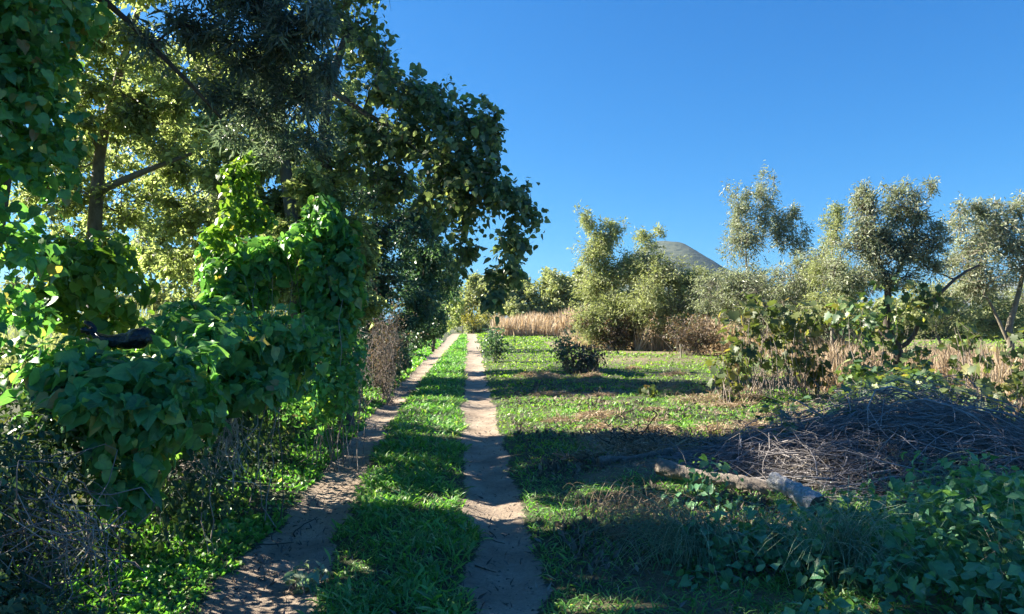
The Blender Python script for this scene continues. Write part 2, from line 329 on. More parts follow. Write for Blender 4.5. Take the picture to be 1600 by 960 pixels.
X, Y = np.meshgrid(xs, ys); drift = np.where(Y < 105, mid_x(Y) + .8, mid_x(104) + .8); X = X + drift
Z = zg(X, Y)
far = np.clip((Y - 60) / 100, 0, 1) + np.clip((np.abs(X) - 60) / 60, 0, 1); Z = Z * np.clip(1 - far, 0, 1)
V = np.stack([X, Y, Z], -1).reshape(-1, 3); ny, nx = X.shape
I = np.arange(ny * nx).reshape(ny, nx); FQ = np.stack([I[:-1, :-1], I[:-1, 1:], I[1:, 1:], I[1:, :-1]], -1).reshape(-1, 4)
gme = make_mesh('ground', V, FQ, ground_mat(), None, True)
a = gme.attributes.new('dirt', 'FLOAT', 'POINT'); a.data.foreach_set('value', rut_mask(X, Y).ravel().astype(np.float32))
a = gme.attributes.new('dry', 'FLOAT', 'POINT'); a.data.foreach_set('value', dry_mask(X, Y).ravel().astype(np.float32))
tag(link('ground', gme), 'grassy ground with two bare sandy wheel ruts running ahead', 'ground', kind='structure')

# ------------------------------------------------------------ mountain and far hills
def hill_mat(name, c0, c1, s):
    m, nt, N, L = new_mat(name); geo = N('ShaderNodeNewGeometry')
    nz = N('ShaderNodeTexNoise'); nz.inputs['Scale'].default_value = s; nz.inputs['Detail'].default_value = 8; nz.inputs['Roughness'].default_value = .65
    mp = N('ShaderNodeMapping'); mp.inputs['Scale'].default_value = (1, 1, 3.5); L(geo.outputs['Position'], mp.inputs[0]); L(mp.outputs[0], nz.inputs['Vector'])
    rp = ramp(nt, [(.35, c0), (.62, c1)]); L(nz.outputs[0], rp.inputs[0])
    pb = N('ShaderNodeBsdfPrincipled'); pb.inputs['Roughness'].default_value = .95; L(rp.outputs[0], pb.inputs['Base Color'])
    bp = N('ShaderNodeBump'); bp.inputs['Strength'].default_value = 1; bp.inputs['Distance'].default_value = 6; L(nz.outputs[0], bp.inputs['Height']); L(bp.outputs[0], pb.inputs['Normal'])
    out = N('ShaderNodeOutputMaterial'); L(pb.outputs[0], out.inputs[0]); return m
def hill(name, label, d, prof, mat, depth):
    prof = np.array(prof, float); xs = np.linspace(prof[0, 0], prof[-1, 0], 150); h = np.interp(xs, prof[:, 0], prof[:, 1])
    k = np.ones(7) / 7; h = np.convolve(np.pad(h, 3, 'edge'), k, 'valid')
    W = np.array([P(px, py, d) for px, py in zip(xs, h)]); ts = np.linspace(-1, 1, 41)
    V = []
    for t in ts:
        prof_t = np.exp(-2.2 * t * t) - math.exp(-2.2)
        v = W.copy(); v[:, 1] += t * depth; v[:, 0] *= 1.0
        hh = np.maximum(W[:, 2], 0) * prof_t / (1 - math.exp(-2.2))
        v[:, 2] = hh * (1 + .13 * (fbm(v[:, 0], v[:, 1], depth * .22, 4) - .5)) - 1; V.append(v)
    V = np.array(V); r, c = V.shape[:2]; I = np.arange(r * c).reshape(r, c)
    F = np.stack([I[:-1, :-1], I[:-1, 1:], I[1:, 1:], I[1:, :-1]], -1).reshape(-1, 4)
    return tag(link(name, make_mesh(name, V.reshape(-1, 3), F, mat, None, True)), label, 'mountain' if name == 'mountain' else 'hill', kind='structure')
hill('mountain', 'lone rounded cone shaped mountain with scrubby terraced slopes on the horizon', 1500,
     [(800, 503), (860, 485), (910, 462), (950, 432), (985, 404), (1010, 388), (1030, 379), (1050, 375.5), (1064, 378), (1080, 390), (1100, 403), (1120, 416), (1150, 432), (1185, 447), (1230, 456), (1280, 470), (1360, 490), (1420, 503)],
     hill_mat('mountain scrub', (.012, .028, .022), (.085, .095, .062), .05), 420)
hill('hills', 'low blue ridge far off behind the olive trees', 2600,
     [(1150, 503), (1220, 485), (1290, 474), (1380, 470), (1450, 464), (1540, 450), (1600, 440), (1720, 425), (1900, 440), (2000, 500)],
     hill_mat('far scrub', (.07, .09, .09), (.13, .14, .13), .02), 500)

# ------------------------------------------------------------ plant builders
T_HEART = [heart(), heart(.3, .28, .25, .06, 1), heart(-.05, .1, -.3, .05, 2), heart(.26, .5, .15, .07, 3), heart(.1, -.05, .2, .07, 4)]
T_LOBED = [lobed(), lobed(.2, .3)]; T_POP = [poplar()]; T_OVAL = [oval()]; T_NARROW = [narrow()]; T_WIDE = [oval(.38)]
def in_ball(n, p=.5):
    u = nrm(rng.normal(size=(n, 3))); return u * (rng.random((n, 1)) ** p)
def leaf_frames(n, out, droop, outw=.6, nup=.7):
    T = out * outw + np.array([0, 0, -droop]) + rng.normal(size=(n, 3)) * .45
    N = rng.normal(size=(n, 3)) * .8 + np.array([0, 0, nup]) + out * .4
    return basis(N, T)
def split_leaves(parent, base, pos, B, size, tmpls, mat, nobj, score=None, partname='leaves'):
    """nobj leaves that show largest become single leaf objects, the rest one stuff part"""
    n = len(pos); size = np.broadcast_to(size, (n,)); pick = np.zeros(n, bool)
    if nobj:
        if score is None: score = size / np.linalg.norm(pos - np.array([0, 0, CAM_H]), axis=1)
        pick[np.argsort(-score)[:nobj]] = True
        mes = [make_mesh('leaf', t[0], t[1], mat, None, len(t[0]) > 8, t[0]) for t in tmpls]
        for i in np.nonzero(pick)[0]:
            o = bpy.data.objects.new('leaf', mes[i % len(mes)]); COL.objects.link(o); o.parent = parent
            Mx = Matrix.Identity(4)
            for r in range(3):
                for c in range(3): Mx[r][c] = float(B[i][r][c] * size[i])
                Mx[r][3] = float(pos[i][r] - base[r])
            o.matrix_basis = Mx
    rest = np.nonzero(~pick)[0]; parts = []; lcs = []
    for k, t in enumerate(tmpls):
        ii = rest[k::len(tmpls)]
        if len(ii): parts.append(scatter(t, pos[ii] - base, B[ii], size[ii])); lcs.append(np.tile(t[0], (len(ii), 1)))
    if parts:
        v, f, r = merge(parts); link(partname, make_mesh(partname, v, f, mat, r, len(tmpls[0][0]) > 8, np.concatenate(lcs) if len(tmpls[0][0]) > 6 else None), parent, 'stuff')

DENS = 1.6
def tree(name, label, cat, trunk, r0, blobs, tmpls, mat, size, dens, bark='bark', droop=.5, ntw=13, sub=8, subr=.38, nobj=0, group=None, free=1.0, big=.18, twig_r=.004, limb=True, fill=.5, trunks=None, outw=.6):
    """trunk: list of world points; blobs: (px, py, d, rpx, rpy, rdepth metres)"""
    base = np.array([trunk[0][0], trunk[0][1], 0.0]) + 0.0
    t = thing(name, label, cat, base, group)
    tp = polyline_resample(trunk, 12); v, f, r = tubes((tp - base)[None], taper(1, 12, r0, r0 * .35), 9, .06)
    link('trunk', make_mesh('trunk', v, f, M[bark], r, True), t)
    for tt, rr in (trunks or []):
        q = polyline_resample(tt, 9); v, f, r = tubes((q - base)[None], taper(1, 9, rr, rr * .4), 7, .06)
        link('branch', make_mesh('branch', v, f, M[bark], r, True), t); tp = np.vstack([tp, q])
    Lp, LB, LS, TWA, TWB = [], [], [], [], []
    cs = np.array([P(b[0], b[1], b[2]) for b in blobs]); nodes = [(p, r0 * (1 - .6 * i / len(tp))) for i, p in enumerate(tp) if i > 2]; todo = list(range(len(blobs)))
    while limb and todo:
        best = None
        for i in todo:
            for p, rr in nodes:
                dd = np.linalg.norm(cs[i] - p)
                if best is None or dd < best[0]: best = (dd, i, p, rr)
        dd, i, p, rr = best; todo.remove(i); r1 = min(rr * .6, .008 + .016 * dd)
        if dd > .12:
            cp = curves(p, cs[i], 8, .08, .02); v, f, r = tubes(cp - base, taper(1, 8, r1, r1 * .45), 6, .05); link('branch', make_mesh('branch', v, f, M[bark], r, True), t)
            for q in cp[0][3:]: nodes.append((q, r1 * .7))
    for b in blobs:
        c = P(b[0], b[1], b[2]); rx = b[3] / F_PX * b[2]; rz = b[4] / F_PX * b[2]; rad = np.array([rx, b[5], rz])
        k = b[6] if len(b) > 6 else 1.0
        nsub = max(3, int(sub)); sc = c + in_ball(nsub, .42) * rad * .78; sr = subr * (.7 + .6 * rng.random((nsub, 1)))
        nl = int(DENS * dens * k * (b[3] * b[4] * math.pi)); n_tw = max(4, nl // ntw)
        TWA.append(np.repeat(c[None], nsub, 0)); TWB.append(sc)
        w_ = rng.choice(nsub, n_tw); A = sc[w_]
        freef = rng.random(n_tw) < (.25 if free == 1 else .42)
        E = A + in_ball(n_tw, .5) * rad * sr[w_]
        E[freef] = c + in_ball(freef.sum(), .35) * rad * free
        A = A + (E - A) * .2
        TWA.append(A); TWB.append(E)
        li = rng.choice(n_tw, nl); tt = .15 + .85 * rng.random((nl, 1)) ** .8
        pos = A[li] * (1 - tt) + E[li] * tt + rng.normal(size=(nl, 3)) * size * .55
        out = nrm(E[li] - A[li] + .3 * (pos - c))
        Lp.append(pos); LB.append(leaf_frames(nl, out, droop, outw)); LS.append(size * (.6 + .7 * rng.random(nl)) * np.where(rng.random(nl) < big, 1.6, 1) * (b[2] / blobs[0][2]) ** .3)
    Lp = np.concatenate(Lp); LB = np.concatenate(LB); LS = np.concatenate(LS)
    A = np.concatenate(TWA); E = np.concatenate(TWB); keep = np.linalg.norm(E - A, axis=1) > .03; A = A[keep]; E = E[keep]
    cp = curves(A, E, 3, .08); v, f, r = tubes(cp - base, taper(len(A), 3, twig_r + .004 * np.linalg.norm(E - A, axis=1), twig_r * .5), 3)
    link('twigs', make_mesh('twigs', v, f, M[bark], r, True), t, 'stuff')
    split_leaves(t, base, Lp, LB, LS, tmpls, M[mat], nobj, partname='crown')
    return t

def mound(name, label, cat, blobs, tmpls, mat, size, n, nobj=0, stems=40, group=None, bark='twig', layers=.35, droop=1.0, base=None, hang=None, stem_r=.006, face=0.9, flat=.25, stem_len=1.0, sub=6):
    """leaf-clad mound of climbing vine or bramble; blobs in world metres (cx,cy,cz,rx,ry,rz)"""
    blobs = np.array(blobs, float)
    extra = []
    for bb in blobs:
        u = nrm(rng.normal(size=(sub, 3)) + [0, -.2, .1]); k_ = .28 + .3 * rng.random((sub, 1))
        extra.append(np.hstack([bb[:3] + u * bb[3:6] * (1.0 - .25 * k_), bb[3:6] * k_]))
    b00 = blobs[0].copy(); big = blobs.copy(); big[:, 3:6] *= .84; blobs = np.vstack([big] + extra)
    if base is None: base = np.array([b00[0], b00[1], 0.0])
    base = np.array(base, float); base[2] = float(zg(base[0], base[1]))
    t = thing(name, label, cat, base, group)
    ar = (blobs[:, 3] * blobs[:, 5] + blobs[:, 4] * blobs[:, 5] + blobs[:, 3] * blobs[:, 4]); pr = ar / ar.sum()
    w_ = rng.choice(len(blobs), n, p=pr); b = blobs[w_]
    u = nrm(rng.normal(size=(n, 3)) + np.array([.12, -.25, .15]))
    inner = rng.random(n) < layers
    bump_ = 1 + flat * (fbm(u[:, 0] * 2 + w_ * 3.1, u[:, 2] * 2 + u[:, 1], .6, 11) - .5) * 2
    rr = np.where(inner, .55 + .4 * rng.random(n), 1 + .07 * rng.normal(size=n)) * bump_
    pos = b[:, :3] + u * b[:, 3:6] * rr[:, None]
    ok = pos[:, 2] > zg(pos[:, 0], pos[:, 1]) + .02
    # drop leaves buried deep in another blob
    for bb in blobs:
        q = ((pos - bb[:3]) / bb[3:6]); ok &= (np.linalg.norm(q, axis=1) > .5)
    pos = pos[ok]; u = u[ok]; b = b[ok]; n = len(pos)
    N = nrm(u / b[:, 3:6]) * face + np.array([0, 0, .4]) + rng.normal(size=(n, 3)) * .55
    T = np.array([0, 0, -droop]) + u * .45 + rng.normal(size=(n, 3)) * .6
    B = basis(N, T) * np.stack([.72 + .42 * rng.random(n), np.ones(n), np.ones(n)], -1)[:, None, :]; sz = size * (.4 + .85 * rng.random(n) ** 1.2)
    cd = np.array([0, 0, CAM_H]) - pos; dist = np.linalg.norm(cd, axis=1)
    inner2 = np.ones(n)
    for bb in blobs: inner2 = np.minimum(inner2, np.clip((np.linalg.norm((pos - bb[:3]) / bb[3:6], axis=1) - .75) * 4, .02, 1))
    score = sz / dist * (.1 + np.clip((nrm(u / b[:, 3:6]) * cd).sum(1) / dist, 0, 1)) * inner2
    split_leaves(t, base, pos, B, sz, tmpls, M[mat], nobj, score)
    if stems:
        k = rng.choice(len(blobs), stems); E = blobs[k][:, :3] + nrm(rng.normal(size=(stems, 3))) * blobs[k][:, 3:6] * .95 * stem_len
        A = blobs[k][:, :3] * np.array([1, 1, 0]) + rng.normal(size=(stems, 3)) * blobs[k][:, 3:6] * np.array([.45, .45, 0]); A[:, 2] = zg(A[:, 0], A[:, 1]) - .02
        E[:, 2] = np.maximum(E[:, 2], .05)
        v, f, r = tubes(curves(A - base, E - base, 7, .09), taper(stems, 7, stem_r, stem_r * .4), 4)
        link('stems', make_mesh('stems', v, f, M[bark], r, True), t, 'stuff')
    return t
def B3(px, py, d, rpx, rpy, rd):
    c = P(px, py, d); return (c[0], c[1], c[2], rpx / F_PX * d, rd, rpy / F_PX * d)

# ------------------------------------------------------------ trees on the left
tree('narrow_leaved_tree', 'dark tree with long narrow leaves hanging into the top of the view', 'tree',
     [(-4.15, 5.6, -.1), (-4.22, 5.65, 1.5), (-4.1, 5.7, 3.0), (-3.9, 5.8, 4.6), (-3.7, 6.0, 6.5)], .07,
     [(450, 60, 6.8, 62, 50, .6), (370, 80, 6.9, 60, 50, .6), (470, 150, 7.2, 50, 44, .5), (400, 170, 7.4, 55, 38, .5), (505, 35, 6.6, 34, 40, .4), (300, 40, 6.6, 50, 36, .5), (512, 110, 6.8, 22, 34, .25), (440, 235, 7.8, 44, 30, .4, .8), (235, 75, 6.5, 36, 26, .4, .7), (330, 150, 7, 40, 26, .4, .7), (490, 215, 7.4, 34, 32, .35, .8), (360, 215, 7.6, 34, 24, .4, .7), (400, 10, 6.8, 60, 40, .6),
      (420, -60, 6.6, 130, 50, .8, .6), (260, -70, 6.2, 110, 50, .9, .6), (330, -190, 6.2, 180, 60, 1.2, .4), (380, -300, 6.2, 160, 60, 1.2, .35), (180, -330, 6.0, 160, 70, 1.2, .35)],
     [narrow(.12), narrow(.10, .3)], 'euca', .085, .105, 'darkbark', droop=.45, outw=1.0, sub=12, subr=.5, twig_r=.004, trunks=[([(-3.9, 5.8, 4.6), P(168, 5, 6.3), P(235, 70, 6.4), P(300, 135, 6.6), P(345, 185, 7)], .035)])
tree('dappled_tree', 'tall tree with a pale trunk and sky showing through small sunlit leaves, left of centre', 'tree',
     [P(150, 672, 11.05) * [1, 1, 0], P(148, 400, 11.05), P(152, 300, 11.05), P(158, 230, 11.22), P(185, 120, 11.39), P(215, 20, 11.39)], .13,
     [(190, 60, 11.05, 90, 60, 1.02), (120, 130, 10.71, 60, 60, 0.85), (220, 160, 11.05, 80, 60, 0.94), (150, 220, 11.05, 70, 60, 0.85), (260, 250, 11.47, 70, 70, 0.94), (330, 110, 11.47, 90, 70, 1.02), (180, 330, 11.56, 90, 70, 0.94, .8), (320, 330, 11.90, 70, 80, 0.94, .9), (90, 30, 10.62, 70, 60, 0.85), (120, 400, 11.56, 90, 55, 0.94, .7), (280, 420, 12.32, 70, 45, 0.85, .8), (200, -90, 11.05, 160, 70, 1.27, .6), (60, 300, 10.62, 70, 80, 0.85, .7), (240, 180, 11.39, 60, 60, 0.94), (120, 260, 11.47, 60, 70, 0.94)],
     T_OVAL, 'oak', .08, .10, 'bark', ntw=17, sub=10, subr=.34, twig_r=.006, trunks=[([P(152, 300, 11.05), P(220, 270, 11.05), P(300, 240, 11.22)], .07), ([P(158, 230, 11.22), P(110, 160, 10.88), P(80, 90, 10.71)], .08)])
tree('field_tree', 'large pale green tree farther back, filling the gaps between the left hand trunks', 'tree',
     [P(330, 592, 22) * [1, 1, 0], P(330, 400, 22), P(335, 250, 22), P(330, 120, 22)], .2,
     [(300, 200, 22, 90, 80, 2), (330, 310, 22, 90, 70, 2), (390, 220, 22, 90, 80, 2), (240, 370, 22, 90, 60, 1.8), (480, 130, 22.5, 90, 80, 2), (180, 250, 22, 80, 70, 1.8), (420, 370, 22, 90, 60, 1.8), (360, 110, 22.5, 90, 70, 1.8), (230, 110, 22, 80, 70, 1.8), (490, 300, 22, 80, 70, 1.6), (540, 190, 22, 50, 60, 1.4, .8), (330, 430, 22, 100, 40, 1.6)],
     T_OVAL, 'oak', .17, .075, 'bark', ntw=22, sub=10, subr=.4, twig_r=.008)
tree('small_leaved_tree', 'grey green small leaved tree behind the two bright vine columns', 'tree',
     [P(470, 680, 10.6) * [1, 1, 0], P(465, 420, 10.6), P(450, 300, 10.6), P(440, 200, 10.6), P(430, 120, 10.6)], .14,
     [(430, 240, 10.8, 80, 60, .9), (380, 330, 10.9, 70, 60, .9), (470, 330, 11, 80, 80, .8), (520, 250, 11, 70, 60, .8), (350, 420, 11, 60, 50, .9), (450, 450, 10.8, 90, 60, .8), (410, 160, 11, 70, 50, .9, .8), (540, 400, 11, 60, 90, .7), (430, 540, 10.5, 90, 40, .8), (560, 480, 11.2, 50, 40, .6), (360, 250, 11.2, 70, 60, .8, .7), (480, 400, 11, 70, 50, .8), (200, -50, 9.4, 130, 60, 1, .7), (330, -90, 9.4, 110, 60, 1, .7), (80, -150, 9.2, 150, 70, 1.1, .6), (250, -210, 9.2, 150, 60, 1.2, .6), (430, -160, 9.4, 110, 60, 1.1, .6), (120, -290, 9, 170, 70, 1.2, .5), (300, -150, 9.0, 140, 60, 1.1, .7), (380, -30, 8.8, 60, 60, .7, .7), (450, 380, 9.3, 45, 45, .5), (490, 300, 9.2, 50, 50, .5, .8), (540, 340, 9.4, 40, 50, .4, .8)],
     T_OVAL, 'oak', .085, .115, 'bark', ntw=17, sub=10, subr=.34, twig_r=.006)
tree('overhanging_poplar_tree', 'round leaved poplar arching over the track with drooping sprays against the blue sky', 'tree',
     [P(540, 700, 11.5) * [1, 1, 0], P(535, 500, 11.4), P(520, 330, 11), P(505, 220, 10.6), P(520, 120, 10.4), P(548, 40, 10.4)], .14,
     [(565, 60, 10.2, 34, 50, .5), (590, 115, 10, 42, 50, .6), (640, 150, 9.8, 42, 42, .6), (690, 180, 9.6, 42, 42, .5), (735, 195, 9.4, 30, 36, .4), (765, 178, 9.2, 17, 26, .25, .8), (640, 215, 9.8, 60, 50, .7), (710, 245, 9.4, 55, 45, .6), (760, 235, 9.2, 26, 46, .35), (780, 300, 9, 42, 40, .45), (815, 325, 8.9, 28, 34, .35), (800, 375, 8.8, 30, 34, .35), (790, 425, 8.7, 28, 28, .3), (776, 460, 8.7, 20, 18, .22), (740, 290, 9.2, 50, 42, .5), (690, 310, 9.6, 50, 45, .6, .8), (725, 350, 9.4, 30, 40, .4, .7), (720, 395, 9.4, 24, 26, .3, .8), (580, 220, 10.3, 60, 60, .7), (610, 290, 10.3, 60, 50, .7, .8), (838, 345, 8.9, 12, 16, .2, .7),
      (560, -50, 10.4, 60, 60, .9, .8), (490, -90, 10.4, 100, 70, 1.2, .8), (480, -190, 10.6, 120, 60, 1.2, .6), (380, -100, 10.8, 110, 70, 1.2, .6), (520, 30, 10.6, 40, 60, .7)],
     T_POP, 'poplar', .08, .07, 'bark', droop=1.1, sub=6, subr=.6, nobj=290, ntw=8, outw=.4, free=1.45,
     trunks=[([P(515, 140, 10.4), P(545, 160, 10.2), P(590, 190, 10), P(625, 200, 9.9), P(650, 222, 9.8), P(690, 250, 9.6), P(740, 290, 9.3)], .05), ([P(590, 190, 10), P(610, 240, 10), P(650, 300, 9.9)], .022)])
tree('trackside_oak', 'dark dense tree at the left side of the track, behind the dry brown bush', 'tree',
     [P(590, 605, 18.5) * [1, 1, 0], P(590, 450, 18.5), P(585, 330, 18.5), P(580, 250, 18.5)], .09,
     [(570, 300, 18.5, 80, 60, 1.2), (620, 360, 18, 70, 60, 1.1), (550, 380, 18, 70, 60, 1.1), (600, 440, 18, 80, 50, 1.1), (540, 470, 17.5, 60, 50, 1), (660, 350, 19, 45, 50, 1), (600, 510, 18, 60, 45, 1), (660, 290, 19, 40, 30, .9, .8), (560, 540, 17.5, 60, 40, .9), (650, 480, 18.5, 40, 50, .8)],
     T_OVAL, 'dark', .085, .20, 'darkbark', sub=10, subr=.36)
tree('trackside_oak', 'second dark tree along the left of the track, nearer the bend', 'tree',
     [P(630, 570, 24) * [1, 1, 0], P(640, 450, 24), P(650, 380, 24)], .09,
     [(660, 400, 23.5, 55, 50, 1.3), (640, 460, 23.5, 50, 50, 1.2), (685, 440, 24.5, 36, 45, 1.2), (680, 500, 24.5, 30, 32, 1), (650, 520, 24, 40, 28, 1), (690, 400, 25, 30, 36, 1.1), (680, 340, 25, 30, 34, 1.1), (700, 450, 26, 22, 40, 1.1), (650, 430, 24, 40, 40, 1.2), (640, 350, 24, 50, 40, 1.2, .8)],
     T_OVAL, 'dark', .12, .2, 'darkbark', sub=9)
tree('trackside_oak', 'third and farthest dark tree on the left where the track fades', 'tree',
     [P(676, 545, 40) * [1, 1, 0], P(684, 480, 40), P(690, 450, 40)], .1,
     [(695, 450, 40, 24, 30, 2), (706, 425, 41, 18, 26, 1.8), (712, 465, 42, 13, 30, 1.6), (680, 480, 40, 28, 30, 2), (703, 490, 42, 15, 24, 1.6), (690, 510, 42, 20, 12, 1.5)],
     T_OVAL, 'oak', .19, .22, 'darkbark', sub=8)
hedge_left = tree('field_hedge', 'pale sunlit hedge seen through the gap behind the left hand vines', 'hedge', [P(250, 520, 30) * [1, 1, 0], P(250, 500, 30), P(250, 480, 30)], .1,
     [(270, 470, 30, 70, 40, 2), (200, 480, 30, 70, 40, 2), (120, 480, 30, 70, 44, 2), (30, 480, 30, 80, 50, 2), (350, 480, 32, 70, 50, 2), (440, 480, 34, 70, 50, 2), (520, 480, 36, 70, 50, 2), (-70, 470, 30, 80, 60, 2)], T_OVAL, 'willow', .17, .14, 'bark', sub=9, twig_r=.01)
# crown of the trees beside the viewer: shade for the foreground
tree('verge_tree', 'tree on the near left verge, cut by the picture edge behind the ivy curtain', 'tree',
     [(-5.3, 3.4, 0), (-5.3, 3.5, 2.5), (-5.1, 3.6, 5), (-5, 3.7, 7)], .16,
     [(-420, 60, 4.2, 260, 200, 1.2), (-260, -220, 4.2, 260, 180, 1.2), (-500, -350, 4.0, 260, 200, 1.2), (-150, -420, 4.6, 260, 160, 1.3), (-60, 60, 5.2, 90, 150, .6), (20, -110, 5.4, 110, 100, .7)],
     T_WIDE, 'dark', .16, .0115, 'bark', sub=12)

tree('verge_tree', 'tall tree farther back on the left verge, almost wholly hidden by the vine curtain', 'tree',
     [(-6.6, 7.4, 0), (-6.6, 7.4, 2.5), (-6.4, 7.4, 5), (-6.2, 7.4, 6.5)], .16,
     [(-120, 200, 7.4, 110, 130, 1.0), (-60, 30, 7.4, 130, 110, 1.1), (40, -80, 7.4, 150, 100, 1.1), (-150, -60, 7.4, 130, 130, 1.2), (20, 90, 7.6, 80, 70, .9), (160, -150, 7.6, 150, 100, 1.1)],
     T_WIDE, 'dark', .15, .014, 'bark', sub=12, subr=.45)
tree('trackside_hedge', 'low dark hedge along the left edge of the track as it recedes', 'hedge', [P(600, 600, 17) * [1, 1, 0], P(600, 560, 17), P(600, 540, 17)], .05,
     [(580, 562, 17, 40, 46, .8), (530, 580, 15, 40, 50, .7), (618, 548, 21, 28, 44, 1.0), (650, 532, 29, 20, 36, 1.4), (682, 518, 44, 13, 24, 2.0), (700, 510, 70, 10, 15, 3), (608, 562, 19, 22, 30, .7), (650, 500, 25, 34, 34, 1.2), (676, 490, 38, 24, 30, 2)], T_OVAL, 'dark', .085, .28, 'bark', sub=8, limb=False)
# ------------------------------------------------------------ vines and hedge on the left
mound('vine_curtain', 'green leafy vine curtain hanging down the left edge of the picture', 'vine',
      [B3(20, 60, 4.9, 90, 90, .4), B3(60, 40, 5.0, 85, 80, .35), B3(25, 190, 4.9, 80, 90, .35), B3(62, 170, 5, 55, 70, .3), B3(30, 310, 4.9, 70, 90, .32), B3(78, 270, 5.1, 32, 60, .25), B3(-60, 200, 4.9, 80, 260, .4), B3(30, 430, 5, 45, 70, .25), B3(0, 520, 4.9, 60, 50, .3), B3(90, 0, 5.1, 60, 50, .3)],
      [heart(.15, .2), heart(.08, .3, .1), heart(.3, .1, -.2)], 'vine', .095, 3900, 290, 0, base=(-3.6, 4.9, 0), flat=.6, layers=.3)
mound('vine_mound', 'bright backlit vine mound left of the pale gap, above the black sack', 'vine',
      [B3(150, 440, 7.2, 72, 62, .5), B3(100, 430, 7.2, 55, 50, .4), B3(185, 455, 7, 42, 60, .35), B3(130, 400, 7.4, 50, 30, .4), B3(90, 480, 7.3, 45, 40, .35), B3(165, 505, 7.2, 50, 26, .35)],
      [heart(.15, .2), heart(.08, .3, .1)], 'vine_young', .12, 1700, 260, 0, flat=.4, layers=.2)
mound('vine_column', 'narrow yellow green vine column climbing high in the trees, the taller one', 'vine',
      [B3(378, 300, 8.0, 24, 42, .25), B3(384, 262, 8.0, 14, 28, .16), B3(366, 345, 8.0, 24, 28, .25), B3(395, 335, 8.1, 26, 24, .25), B3(345, 372, 8.1, 24, 22, .25)],
      [poplar()], 'vine_young', .095, 1300, 100, 0, flat=.3)
mound('vine_mound', 'wide vine mound at the foot of the taller vine column', 'vine',
      [B3(400, 400, 8.70, 58, 34, .5), B3(365, 450, 8.53, 40, 44, .4), B3(430, 420, 8.61, 32, 30, .35), B3(350, 480, 8.35, 34, 30, .4)],
      T_HEART[:2], 'vine', .14, 1800, 240, 20, flat=.3)
mound('vine_mound', 'rounded vine tower with bright left side, right of the tall vine column', 'vine',
      [B3(505, 365, 8.70, 42, 44, .45), B3(520, 430, 8.61, 42, 60, .4), B3(490, 400, 8.61, 26, 44, .35), B3(515, 500, 8.53, 42, 40, .4), B3(545, 440, 8.70, 22, 60, .3)],
      T_HEART[:2], 'vine', .13, 2400, 260, 20, flat=.35)
mound('large_leaf_vine', 'nearest large heart leaved vine, spilling down over the bare twigs at lower left', 'vine',
      [B3(180, 610, 4.4, 105, 60, .42), B3(235, 650, 4.3, 75, 60, .36), B3(205, 720, 4.25, 55, 55, .28), B3(212, 770, 4.2, 26, 40, .15), B3(110, 590, 4.5, 75, 42, .4), B3(280, 600, 4.7, 60, 50, .36), B3(290, 660, 4.9, 44, 50, .28), B3(120, 640, 4.3, 50, 40, .3)],
      T_HEART, 'vine', .112, 2900, 295, 5, flat=.45, layers=.45)
mound('large_leaf_vine', 'big heart leaved vine mound on the hedge top, right of the black sack', 'vine',
      [B3(350, 540, 5.8, 92, 60, .6), B3(420, 545, 6.1, 75, 55, .55), B3(300, 590, 5.4, 70, 55, .45), B3(375, 600, 5.6, 60, 40, .4), B3(330, 500, 6.2, 55, 28, .4), B3(440, 590, 6.4, 48, 40, .4)],
      T_HEART, 'vine', .122, 3100, 295, 5, flat=.45, layers=.45)
mound('trailing_vine', 'smaller leaved vine trailing down the hedge end beside the left rut', 'vine',
      [B3(500, 560, 8.2, 62, 50, .5), B3(470, 620, 7.8, 60, 50, .5), B3(520, 600, 8.4, 44, 44, .45), B3(490, 525, 8.6, 50, 24, .45), B3(545, 560, 9.2, 30, 36, .4)],
      [heart(.15, .3)], 'vine', .085, 3200, 200, 4, flat=.35)
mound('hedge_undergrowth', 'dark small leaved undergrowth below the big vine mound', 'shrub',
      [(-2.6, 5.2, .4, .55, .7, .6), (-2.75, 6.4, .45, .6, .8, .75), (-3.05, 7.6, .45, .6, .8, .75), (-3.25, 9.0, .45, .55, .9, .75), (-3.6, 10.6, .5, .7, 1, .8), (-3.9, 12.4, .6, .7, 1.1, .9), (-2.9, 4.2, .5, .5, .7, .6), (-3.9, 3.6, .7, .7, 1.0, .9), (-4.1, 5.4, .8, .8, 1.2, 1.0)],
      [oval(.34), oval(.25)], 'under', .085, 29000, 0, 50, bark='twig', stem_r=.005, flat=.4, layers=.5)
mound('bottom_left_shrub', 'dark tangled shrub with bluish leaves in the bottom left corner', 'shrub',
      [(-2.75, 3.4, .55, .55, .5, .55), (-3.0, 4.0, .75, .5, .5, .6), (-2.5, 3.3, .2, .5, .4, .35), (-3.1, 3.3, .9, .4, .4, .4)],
      [oval(.3), oval(.22)], 'under', .055, 14000, 0, 60, bark='darkbark', flat=.4, layers=.5)
